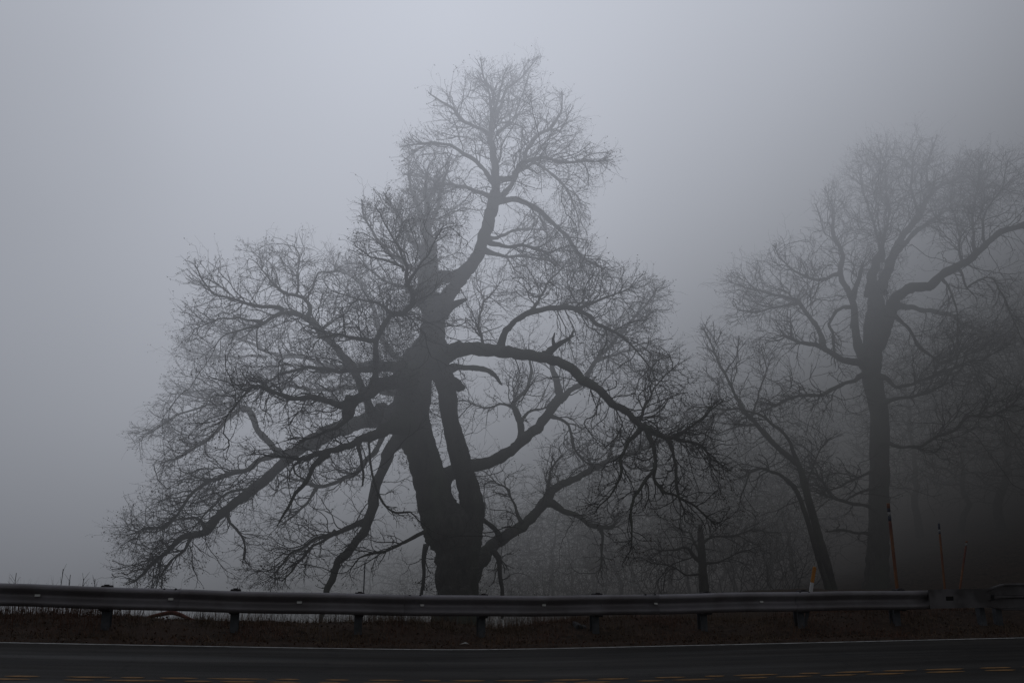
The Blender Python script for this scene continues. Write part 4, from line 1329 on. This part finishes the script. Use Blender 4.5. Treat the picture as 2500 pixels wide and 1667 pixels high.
# ---- the second big tree on the right ------------------------------------------------
YR = 30.0
r_trunk = [
    ([(2140, 1500, 71), (2138, 1445, 62), (2142, 1380, 52), (2145, 1300, 47), (2147, 1160, 45), (2148, 1017, 44), (2134, 950, 44), (2128, 908, 45), (2130, 850, 49), (2134, 800, 50), (2140, 760, 45), (2138, 720, 35), (2133, 690, 27)], (0, .2)),
    ([(2112, 880, 34), (2094, 840, 22), (2088, 800, 17), (2085, 743, 15)], (.1, .3)),
    ([(2140, 850, 37), (2162, 800, 30), (2172, 765, 27), (2178, 735, 24)], (.0, -.3)),
]
r_limbs = [
    ([(2132, 720, 27.9), (2131, 670, 23), (2149, 623, 18), (2157, 590, 7.4)], (.1, .2), Z_(u0=.4, n=260, R=1.1, bias=(0, 0, .7))),
    ([(2148, 715, 27.9), (2160, 670, 23), (2174, 634, 21.3), (2203, 580, 17.2), (2228, 547, 14.8), (2257, 490, 11.5), (2290, 461, 9), (2326, 443, 6.6), (2350, 415, 4.1), (2375, 370, 2.5)], (.1, 1), Z_(u0=.4, n=520, R=1.5)),
    ([(2190, 612, 13.1), (2207, 598, 11.5), (2246, 558, 9.8), (2293, 526, 7.4), (2337, 508, 5.7), (2390, 500, 3.3), (2450, 470, 2.5)], (.2, 2), Z_(u0=.4, n=360, R=1.4)),
    ([(2168, 770, 26.2), (2184, 726, 24.6), (2212, 703, 23), (2264, 695, 23), (2300, 673, 19.7), (2337, 651, 18), (2373, 627, 16.4), (2409, 594, 15.6), (2445, 569, 14.8), (2500, 547, 12.3), (2560, 510, 7.4), (2620, 470, 3.3)], (.1, -2.6), Z_(u0=.5, n=420, R=1.4)),
    ([(2384, 622, 8.2), (2378, 570, 6.6), (2376, 533, 5.7), (2387, 461, 4.1), (2395, 400, 2.5)], (-1.3, -.6), Z_(u0=.15, n=460, R=1.4)),
    ([(2405, 598, 6.6), (2402, 533, 5.7), (2420, 495, 4.1), (2447, 455, 3.3), (2460, 400, 2.5)], (-1.5, -1.5), Z_(u0=.15, n=420, R=1.4)),
    ([(2350, 645, 6.6), (2345, 600, 5.7), (2338, 540, 4.1), (2322, 490, 2.5)], (-1.1, 0), Z_(u0=.15, n=320, R=1.3)),
    ([(2337, 655, 6.6), (2350, 680, 5.7), (2358, 699, 4.9), (2385, 680, 4.1), (2420, 678, 4.1), (2449, 721, 4.1), (2474, 786, 2.5)], (-1.1, -2), Z_(u0=.3, n=320, R=1.2)),
    ([(2300, 680, 6.6), (2330, 720, 4.9), (2340, 770, 3.3), (2338, 820, 2.5)], (-.8, -1.6), Z_(u0=.2, n=260, R=1.2)),
    ([(2180, 745, 18), (2225, 750, 12.3), (2264, 757, 11.5), (2319, 768, 9.8), (2355, 790, 8.2), (2391, 808, 6.6), (2450, 830, 3.3)], (.1, 1.6), Z_(u0=.35, n=420, R=1.3)),
    ([(2180, 765, 11.5), (2214, 797, 7.4), (2243, 843, 6.6), (2293, 887, 5.7), (2330, 880, 3.3), (2380, 860, 2.5)], (.1, -1.4), Z_(u0=.3, n=320, R=1.2)),
    ([(2130, 900, 27.9), (2095, 886, 17.2), (2058, 876, 14.8), (2022, 858, 13.1), (1993, 843, 10.7), (1957, 836, 8.2), (1935, 825, 6.6), (1910, 818, 3.3)], (.1, -1), Z_(u0=.6, n=140, R=1.0)),
    ([(1935, 828, 6.6), (1932, 805, 4.9), (1930, 780, 2.5)], (-.9, -.9), Z_(u0=.5, n=50, R=.6)),
    ([(2011, 852, 13.1), (1997, 804, 11.5), (1975, 772, 10.7), (1946, 735, 9), (1903, 721, 6.6), (1860, 712, 4.9), (1826, 705, 3.3), (1780, 690, 2.5)], (-.4, .4), Z_(u0=.35, n=560, R=1.4, bias=(0, 0, .1))),
    ([(1950, 740, 6.6), (1900, 745, 4.9), (1850, 760, 4.1), (1800, 760, 2.5)], (0, -.6), Z_(u0=.2, n=360, R=1.2, bias=(0, 0, -.1))),
    ([(2086, 800, 16.4), (2084, 743, 14.8), (2069, 706, 13.9), (2051, 670, 12.3), (2060, 627, 9.8), (2042, 587, 9), (2034, 555, 9), (2030, 520, 4.1), (2020, 470, 2.5)], (.2, .8), Z_(u0=.5, n=560, R=1.4, bias=(0, 0, .2))),
    ([(2082, 730, 11.5), (2098, 685, 10.7), (2106, 655, 7.4)], (.2, .2), Z_(u0=.4, n=140, R=.9)),
    ([(2050, 668, 9), (2011, 678, 7.4), (1975, 678, 6.6), (1939, 663, 4.9), (1905, 630, 3.3), (1890, 600, 2.5)], (.4, -.6), Z_(u0=.2, n=520, R=1.3)),
    ([(2088, 752, 9.8), (2060, 748, 8.2), (2040, 755, 7.4), (2024, 786, 7.4), (2028, 810, 6.6), (2034, 838, 6.6), (2040, 870, 4.9)], (.2, -.4), Z_(u0=.4, n=120, R=.9)),
    ([(2155, 640, 7.4), (2160, 580, 6.6), (2175, 520, 4.9), (2165, 450, 4.1), (2160, 400, 2.5)], (.2, .8), Z_(u0=.2, n=420, R=1.5)),
    ([(2150, 610, 6.6), (2130, 540, 4.9), (2110, 470, 4.1), (2095, 410, 2.5)], (.2, 1), Z_(u0=.2, n=420, R=1.5)),
    ([(2240, 520, 7.4), (2225, 450, 5.7), (2230, 390, 4.1), (2250, 340, 2.5)], (.6, 1), Z_(u0=.2, n=420, R=1.3)),
    ([(2275, 475, 6.6), (2262, 420, 4.9), (2270, 370, 3.3), (2290, 330, 2.5)], (.7, 1.6), Z_(u0=.2, n=260, R=1.1)),
    ([(2125, 910, 14.8), (2095, 920, 11.5), (2066, 937, 9), (2011, 963, 8.2), (1957, 963, 7.4), (1917, 977, 6.6), (1885, 995, 4.9), (1845, 1010, 3.3), (1800, 1030, 2.5)], (-.1, -2), Z_(u0=.3, n=430, R=1.2)),
    ([(2140, 915, 13.1), (2170, 925, 10.7), (2192, 945, 9), (2246, 926, 8.2), (2282, 908, 7.4), (2337, 898, 5.7), (2400, 880, 3.3)], (-.1, -1.8), Z_(u0=.3, n=430, R=1.3)),
    ([(2150, 985, 11.5), (2200, 975, 7.4), (2264, 959, 6.6), (2300, 934, 5.7), (2330, 894, 4.1), (2350, 850, 2.5)], (-.2, -2), Z_(u0=.3, n=320, R=1.2)),
    ([(2140, 1245, 11.5), (2113, 1236, 8.2), (2066, 1226, 7.4), (2033, 1212, 6.6), (2011, 1179, 6.6), (1990, 1158, 5.7), (1950, 1150, 3.3)], (-.1, -1), Z_(u0=.3, n=220, R=1.1)),
    ([(2140, 1190, 8.2), (2110, 1197, 5.7), (2075, 1215, 4.1), (2060, 1228, 3.3)], (-.1, -.8), Z_(dead=1)),
    ([(2130, 1150, 6.6), (2095, 1165, 4.9), (2050, 1190, 4.1), (2010, 1200, 2.5)], (-.2, -1.4), Z_(u0=.2, n=170, R=1.0)),
    ([(2130, 1300, 8.2), (2102, 1296, 5.7), (2060, 1293, 4.9), (2015, 1300, 3.3)], (-.1, -.6), Z_(u0=.3, n=60, R=.7)),
    ([(2150, 1080, 9.8), (2200, 1095, 6.6), (2246, 1089, 7.4), (2282, 1064, 7.4), (2329, 1049, 7.4), (2366, 1013, 6.6), (2420, 1010, 4.9), (2470, 985, 3.3)], (-.2, -3), Z_(u0=.3, n=460, R=1.2)),
]
r_sil = [(q[0] / s_, q[1] / s_) for q in [
    (1640, 660), (1700, 610), (1745, 590), (1770, 575), (1815, 520), (1870, 480), (1890, 440), (1940, 390), (1985, 330), (2010, 310), (2040, 330), (2100, 285), (2130, 300), (2150, 340), (2180, 360), (2240, 345), (2290, 355), (2352, 340), (2500, 350), (2500, 1200), (2060, 1190),
    (1990, 1250), (1850, 1180), (1700, 1000), (1750, 900), (1700, 800)]]
br = P(2140, 1480, YR)
build_tree('oak_tree', 'tall bare old tree with straight dark trunk behind the orange snow poles at the right', np.array((br[0], br[1], float(z_ground(br[0], br[1])))), YR, r_trunk, r_limbs, r_sil,
           [(r_sil, (-2.5, 3), 350)], dict(seed=9, dens=.95, leafy=.10, leaf=.026,
                fuzz=[([(2140, 830, 60), (2150, 740, 60), (2150, 620, 24)], (.1, .2), 260, .3, .9, .5), ([(2148, 1100, 50), (2130, 900, 52)], (0, .1), 140, .2, .7, .1)]))

# ---- slender leaning tree -------------------------------------------------------------
YL = 28.0
l_trunk = [([(2045, 1500, 25.8), (2034, 1445, 22.8), (2015, 1364, 19.8), (1993, 1288, 18.2), (1968, 1198, 16.7), (1950, 1136, 14.4), (1903, 1096, 12.9), (1867, 1060, 11.4), (1838, 1024, 9.9), (1813, 1002, 8.4)], (0, 0)),
           ([(2025, 1445, 15.2), (1997, 1360, 12.2), (1975, 1281, 11.4), (1954, 1219, 10.6), (1940, 1190, 9.9)], (-.2, -.3))]
l_limbs = [
    ([(1815, 1004, 8.4), (1787, 945, 6.8), (1758, 890, 5.3), (1740, 843, 3.8), (1720, 800, 2.5)], (0, .6), Z_(u0=.1, n=430, R=1.3)),
    ([(1942, 1192, 9.9), (1925, 1174, 8.4), (1896, 1151, 7.6), (1856, 1143, 6.1), (1831, 1151, 4.6), (1820, 1176, 3.8), (1805, 1216, 2.5)], (-.3, -1), Z_(u0=.5, n=120, R=.8)),
    ([(1948, 1130, 8.4), (1925, 1078, 7.6), (1903, 1046, 6.8), (1867, 1017, 6.8), (1813, 999, 5.3), (1758, 995, 4.6), (1686, 995, 2.5)], (0, -.8), Z_(u0=.5, n=280, R=1.1)),
    ([(1880, 1070, 6.1), (1850, 1040, 4.6), (1800, 1040, 3.8), (1750, 1060, 2.5)], (0, 1), Z_(u0=.2, n=240, R=1.1)),
    ([(1835, 1020, 5.3), (1850, 960, 3.8), (1870, 900, 3), (1860, 850, 2.5)], (0, 1), Z_(u0=.2, n=320, R=1.2)),
    ([(1965, 1190, 5.3), (1990, 1120, 3.8), (2020, 1070, 2.5)], (0, .8), Z_(u0=.2, n=160, R=1.0)),
    ([(1770, 910, 3.8), (1800, 870, 3), (1805, 820, 2.5)], (.4, .8), Z_(u0=.1, n=200, R=1.0)),
]
l_sil = [(q[0] / s_, q[1] / s_) for q in [(1600, 790), (1625, 720), (1650, 760), (1720, 790), (1790, 800), (1850, 900), (1930, 1000), (1900, 1150), (1830, 1230), (1700, 1230), (1650, 1130), (1570, 980), (1600, 900)]]
bl = P(2040, 1480, YL)
build_tree('leaning_tree', 'slender twin-stemmed bare tree leaning left beside the straight dark trunk', np.array((bl[0], bl[1], float(z_ground(bl[0], bl[1])))), YL, l_trunk, l_limbs, l_sil, [(l_sil, (-1, 1.5), 500)], dict(seed=21, leafy=.08, tskip=14))

# ---- broken snag -----------------------------------------------------------------------
YS = 27.0
s_trunk = [([(1724, 1520, 30), (1720, 1450, 24), (1716, 1400, 20), (1713, 1340, 17), (1710, 1300, 14), (1709, 1280, 9)], (0, 0))]
s_limbs = [([(1712, 1370, 9), (1695, 1352, 8), (1684, 1338, 7), (1660, 1340, 5), (1610, 1345, 3)], (0, -.6), Z_(u0=.2, n=200, R=.9)),
           ([(1712, 1350, 7), (1696, 1320, 5), (1688, 1300, 4), (1660, 1290, 2.5)], (0, .4), Z_(u0=.2, n=160, R=.9)),
           ([(1714, 1330, 6), (1740, 1312, 5), (1790, 1308, 4), (1840, 1290, 2.5)], (0, .8), Z_(u0=.2, n=220, R=1.0)),
           ([(1716, 1400, 6), (1680, 1400, 4), (1640, 1380, 3), (1590, 1375, 2.5)], (0, -.4), Z_(u0=.2, n=220, R=1.0)),
           ([(1716, 1380, 6), (1760, 1370, 4), (1800, 1350, 2.5)], (0, .2), Z_(u0=.2, n=200, R=.9))]
bs = P(1722, 1500, YS)
build_tree('snag_tree', 'short broken-topped dead trunk with thin side twigs between the two big trees', np.array((bs[0], bs[1], float(z_ground(bs[0], bs[1])))), YS, s_trunk, s_limbs, None, [], dict(seed=31, leafy=.05, tskip=5))


# ---- dim woods behind: a few grown trees, copied --------------------------------------
def wood_tree(name, label, H, spread, seed, n_att, loc, rmax=.16, sparse=1.0, group='dim trees in the fog behind'):
    g = np.random.default_rng(seed)
    root = empty(name, (0, 0, 0), label, 'tree', group)
    n = int(H / .3)
    z = np.linspace(-.4, H * .82, n)
    wob = np.cumsum(g.normal(0, .06, (n, 2)), 0)
    lean = g.normal(0, .13, 2)
    pts = np.stack([wob[:, 0] + lean[0] * z, wob[:, 1] + lean[1] * z, z], 1)
    r = rmax * (1 - .93 * np.linspace(0, 1, n) ** .8)
    V, Fc = tube(pts, r, 8, .12, True, seed)
    mesh_obj('trunk', V, Fc, M['bark'], root, True)
    th = g.uniform(0, 2 * math.pi, n_att)
    zz = H * (.18 + .82 * g.uniform(0, 1, n_att) ** .8)
    prof = np.sin(np.clip(zz / H, 0, 1) ** .75 * math.pi) ** .7
    rr = spread * prof * g.uniform(.05, 1, n_att) ** .55
    i = np.clip((zz / (H * .82) * (n - 1)).astype(int), 0, n - 1)
    att = np.stack([pts[i, 0] + rr * np.cos(th), pts[i, 1] + rr * np.sin(th), zz], 1)
    seeds = pts[max(2, int(n * .15)):]
    pos, par = colonize(seeds, att, .24, 3.2, .33, 70, .36, -.05, g)
    ns = len(seeds)
    rad, load, nch = prune_radius(pos, par, .0055, .42, ns)
    ch = np.arange(ns, len(pos))
    rb = np.minimum(rad[ch], .08)
    ra = np.where(par[ch] < ns, rb * 1.15, np.minimum(np.minimum(rad[par[ch]], .08), rb * 1.4))
    tips = ch[nch[ch] == 0]
    td = pos[tips] - pos[par[tips]]
    td /= np.linalg.norm(td, axis=1)[:, None] + 1e-9
    dv = pos[ch] - pos[par[ch]]
    dv /= np.linalg.norm(dv, axis=1)[:, None] + 1e-9
    k = g.uniform(0, 1, len(ch)) < .55
    o5 = shoots(pos[ch[k]], dv[k] + g.normal(0, .6, (k.sum(), 3)), g.uniform(.4, 1.1, k.sum()), np.full(k.sum(), .009), g, 2, step=.16, pch=.35, jit=.25)
    V, Fq = prisms(np.vstack([pos[par[ch]], o5[0]]), np.vstack([pos[ch], o5[1]]), np.concatenate([ra, o5[2]]), np.concatenate([rb, o5[3]]))
    mesh_obj('crown', V, Fq, M['twig'], root)
    root.location = loc
    return root


def copy_thing(src, loc, rz, sc, label):
    r = src.copy()
    COL.objects.link(r)
    r.location = loc
    r.rotation_euler = (0, 0, rz)
    r.scale = (sc, sc, sc)
    r['label'] = label
    for ch in src.children:
        c = ch.copy()
        COL.objects.link(c)
        c.parent = r
    return r


def gpt(px, Y):
    Y = Y if Y < 31 else 31 + (Y - 31) * .5
    p = P(px, 1450, Y)
    return (p[0], Y, float(z_ground(p[0], Y)))


wa = wood_tree('woodland_tree', 'dim slim tree in the fog just right of the great oak trunk', 7.0, 2.2, 101, 1500, gpt(1268, 44), .15)
wb = wood_tree('woodland_tree', 'dim spreading tree in the fog under the drooping right twigs of the great oak', 6.0, 2.8, 102, 1700, gpt(1345, 41), .10)
wc = wood_tree('woodland_tree', 'faint thin tree in the fog at the left edge of the dim woods', 5.0, 1.8, 103, 1000, gpt(905, 52), .07)
spots = [(wa, 1450, 46, 1.0, .95, 'dim tree in the fog below the right arching limb of the great oak'),
         (wb, 1560, 43, 2.2, 1.0, 'dim bushy tree in the fog left of the broken snag'),
         (wa, 1640, 40, 4.0, .85, 'dim twiggy tree in the fog just left of the broken snag'),
         (wb, 1800, 39, .6, 1.15, 'dim bushy tree in the fog just right of the broken snag'),
         (wa, 1880, 42, 3.0, 1.25, 'dim taller tree in the fog behind the leaning tree'),
         (wc, 1100, 48, 1.2, 1.1, 'faint thin tree in the fog right behind the great oak trunk'),
         (wc, 990, 46, 2.5, .8, 'faint small tree in the fog left of the great oak trunk'),
         (wc, 720, 50, 5.0, .62, 'faint shrub-like tree in the fog behind the left limbs'),
         (wb, 1180, 50, 5.5, .95, 'faint round tree in the fog behind the low right limb'),
         (wb, 1960, 37, 1.7, 1.1, 'dim bushy tree between the leaning tree and the straight dark trunk'),
         (wb, 1400, 39, 3.1, .8, 'dim low tree in the fog beneath the sagging side limb of the great oak'),
         (wa, 1520, 37, 5.2, .7, 'dim low tree in the fog directly below the hanging twigs'),
         (wb, 1690, 36, 2.4, .85, 'dim twiggy tree in the fog close behind the broken snag'),
         (wb, 1750, 42, 4.4, 1.2, 'paler spreading tree in the fog further behind the broken snag'),
         (wb, 1240, 37, .2, .75, 'dim low tree beneath the low right limb, close to the great oak trunk'),
         (wb, 2430, 40, 5.7, 1.6, 'dark dense tree high on the slope near the right edge'),
         (wa, 2255, 40, .9, 1.35, 'dim tree on the dark slope right of the straight trunk'),
         (wb, 2360, 37, 3.7, 1.5, 'dark spreading tree on the slope behind the snow poles'),
         (wa, 2460, 34, 2.9, 1.5, 'dark tree on the slope at the right edge'),
         (wb, 2560, 31, 4.9, 1.4, 'dark tree reaching in from the right edge')]
for src, px, Y, rz, sc, lb in spots:
    copy_thing(src, gpt(px, Y), rz, sc * .86, lb)

# ---- brush along the bank behind the rail ----------------------------------------------


def shrub(seed, H, R, n, loc, label, name='bare_shrub', group='low shrubs behind the guardrail'):
    g = np.random.default_rng(seed)
    root = empty(name, (0, 0, 0), label, 'shrub', group)
    ns = 9
    seeds = np.stack([g.normal(0, .15, ns), g.normal(0, .15, ns), np.full(ns, -.05)], 1)
    att = g.normal(0, 1, (n, 3))
    att /= np.linalg.norm(att, axis=1)[:, None]
    att *= g.uniform(.1, 1, (n, 1)) ** .5
    att = att * [R, R, H * .5] + [0, 0, H * .5]
    pos, par = colonize(seeds, att, .11, 2.4, .15, 60, .36, -.1, g)
    rad, load, nch = prune_radius(pos, par, .0035, .4, ns)
    ch = np.arange(ns, len(pos))
    tips = ch[nch[ch] == 0]
    td = pos[tips] - pos[par[tips]]
    td /= np.linalg.norm(td, axis=1)[:, None] + 1e-9
    A2, B2, ra2, rb2, ends = twiglets(pos[tips], td, 2, .08, .22, .003, g)
    V, Fq = prisms(np.vstack([pos[par[ch]], A2]), np.vstack([pos[ch], B2]), np.concatenate([rad[ch] * 1.1, ra2]), np.concatenate([rad[ch], rb2]))
    mesh_obj('stems', V, Fq, M['twig'], root)
    V, Fq = leaves(ends, .022, g, 2)
    mesh_obj('leaves', V, Fq, M['leaf'], root)
    root.location = loc
    return root


sh = shrub(61, 1.9, 1.5, 700, gpt(1000, 30), 'low tangled shrub at the left foot of the great oak')
for px, Y, rz, sc, lb in [(925, 33, 1, .8, 'low tangled shrub a little left of the great oak foot'), (1255, 30, 2, 1.0, 'low tangled shrub right of the great oak foot'), (1340, 33, 3.2, 1.15, 'low shrub under the low right limb of the great oak'),
                          (1450, 35, 4, 1.2, 'low shrub midway between the great oak and the snag'), (1610, 32, 5, 1.2, 'low shrub close to the left of the snag'), (1800, 31, .4, 1.3, 'low shrub close to the right of the snag'),
                          (1540, 36, 1.1, 1.25, 'low shrub under the hanging twigs of the long level limb'), (1390, 37, 2.9, 1.2, 'low shrub beyond the sagging side limb'), (1700, 34, 3.9, 1.3, 'low shrub behind the snag'), (1860, 33, 5.1, 1.4, 'low shrub left of the leaning tree foot'), (1920, 30, 2.7, 1.1, 'low shrub at the foot of the leaning tree'), (840, 36, 3, .9, 'low shrub beyond the drooping limb'), (690, 38, 1.4, .8, 'faint shrub beyond the far left limb tips')]:
    copy_thing(sh, gpt(px, Y), rz, sc, lb)

# ------------------------------------------------------------------ dry grass, litter and weeds on the verge
def blades(n, smin, smax, tmin, tmax, hmin, hmax, width, g, lean=.6, tpow=1.0):
    s = g.uniform(smin, smax, n)
    t = tmin + (tmax - tmin) * g.uniform(0, 1, n) ** tpow
    clump = .5 + .5 * vnoise(s, t, 1.7, 3) + .35 * vnoise(s, t, 4.1, 8)
    k = g.uniform(0, 1, n) < np.clip(clump + .25, .12, 1)
    s, t, clump = s[k], t[k], clump[k]
    n = len(s)
    x, y = st_xy(s, t)
    z = z_ground(x, y) - .01
    h = g.uniform(hmin, hmax, n) * np.clip(.45 + clump, .35, 1.4)
    a = g.uniform(0, 2 * math.pi, n)
    ln = np.abs(g.normal(0, lean, n))
    d = np.stack([np.cos(a), np.sin(a), np.zeros(n)], 1)
    up = np.array((0, 0, 1.0))
    b = np.stack([x, y, z], 1)
    den = np.sqrt(1 + ln * ln)[:, None]
    m = b + (up * .55 + d * (ln * .35)[:, None]) * h[:, None] / den
    e = b + (up * (1 - .25 * np.minimum(ln, 2))[:, None] + d * ln[:, None]) * h[:, None] / den
    e[:, 2] = np.maximum(e[:, 2], z + .015)
    a2 = g.uniform(0, 2 * math.pi, n)
    w_ = np.stack([np.cos(a2), np.sin(a2), np.zeros(n)], 1) * (width * g.uniform(.6, 1.3, n))[:, None]
    V = np.stack([b - w_, b + w_, m + w_ * .8, m - w_ * .8, e + w_ * .15, e - w_ * .15], 1).reshape(-1, 3)
    k = np.arange(n)[:, None] * 6
    Fc = np.concatenate([k + np.array([[0, 1, 2, 3]]), k + np.array([[3, 2, 4, 5]])])
    return V, Fc


gg = np.random.default_rng(77)
parts = [blades(34000, -9, 12, T_EDGE + .22, T_RAIL + 2.2, .05, .17, .0035, gg, 2.6),
         blades(9000, -9, 12, T_RAIL + .2, T_RAIL + 2.0, .10, .26, .003, gg, 1.0),
         blades(4200, -10, -3.0, T_RAIL + .4, T_RAIL + 2.4, .2, .55, .003, gg, .35),
         blades(1100, -3, 5, T_RAIL + .7, T_RAIL + 1.8, .2, .42, .003, gg, .3),
         blades(1500, 3, 12, T_RAIL + .5, T_RAIL + 3.0, .12, .34, .003, gg, .5)]
V = np.vstack([p[0] for p in parts])
off, Fs = 0, []
for p in parts:
    Fs.append(p[1] + off)
    off += len(p[0])
gr = mesh_obj('dry_grass', V, np.vstack(Fs), M['grass'])
tag(gr, 'dead brown grass and straw along the verge under the guardrail', 'grass', kind='stuff')
# fallen leaves
n = 5200
s = gg.uniform(-9, 12, n)
t = T_EDGE + .15 + gg.uniform(0, 1, n) ** 1.2 * 3.2
x, y = st_xy(s, t)
pp = np.stack([x, y, z_ground(x, y) + .015], 1)
V, Fq = leaves(pp, .024, gg, 1, .012)
lf = mesh_obj('fallen_leaves', V, Fq, M['fallen'])
tag(lf, 'fallen brown leaves scattered along the verge', 'leaves', kind='stuff')


# tall weed stalks poking above the rail at far left
def stalk(px, py, Y, label):
    top = P(px, py, Y)
    gz = float(z_ground(top[0], top[1]))
    e = empty('weed_stalk', (top[0], top[1], gz), label, 'weed', 'tall dry weed stalks at the far left')
    g = np.random.default_rng(int(px))
    n = 7
    u = np.linspace(0, 1, n)
    pts = np.stack([top[0] + .03 * np.sin(u * 3 + px) - .03 * np.sin(3 + px), np.full(n, top[1]), gz - .05 + (top[2] - gz + .05) * u], 1)
    mb = MB()
    mb.tube(pts, .011 - .005 * u, 6)
    mb.build('stem', M['twig'], e)
    mb = MB()
    for k in range(9):
        i = g.uniform(.45, 1)
        p = np.array([np.interp(i, u, pts[:, c]) for c in range(3)])
        d = np.array((g.uniform(-1, 1), g.uniform(-1, 1), 1.3)) * .11
        mb.tube([p, p + d * .6, p + d], [.004, .003, .002], 4)
    mb.build('seed_sprigs', M['twig'], e)
    return e


for px, py, Y, lb in [(40, 1398, 19, 'thin dry weed stalk nearest the left edge above the guardrail'), (155, 1388, 19, 'tallest dry weed stalk above the guardrail at the left'), (172, 1402, 19.5, 'shorter dry weed stalk just right of the tallest one'),
                      (205, 1412, 18, 'small dry weed stalk left of the first blockout'), (232, 1412, 18, 'small dry weed stalk close beside the first blockout')]:
    stalk(px, py, Y, lb)
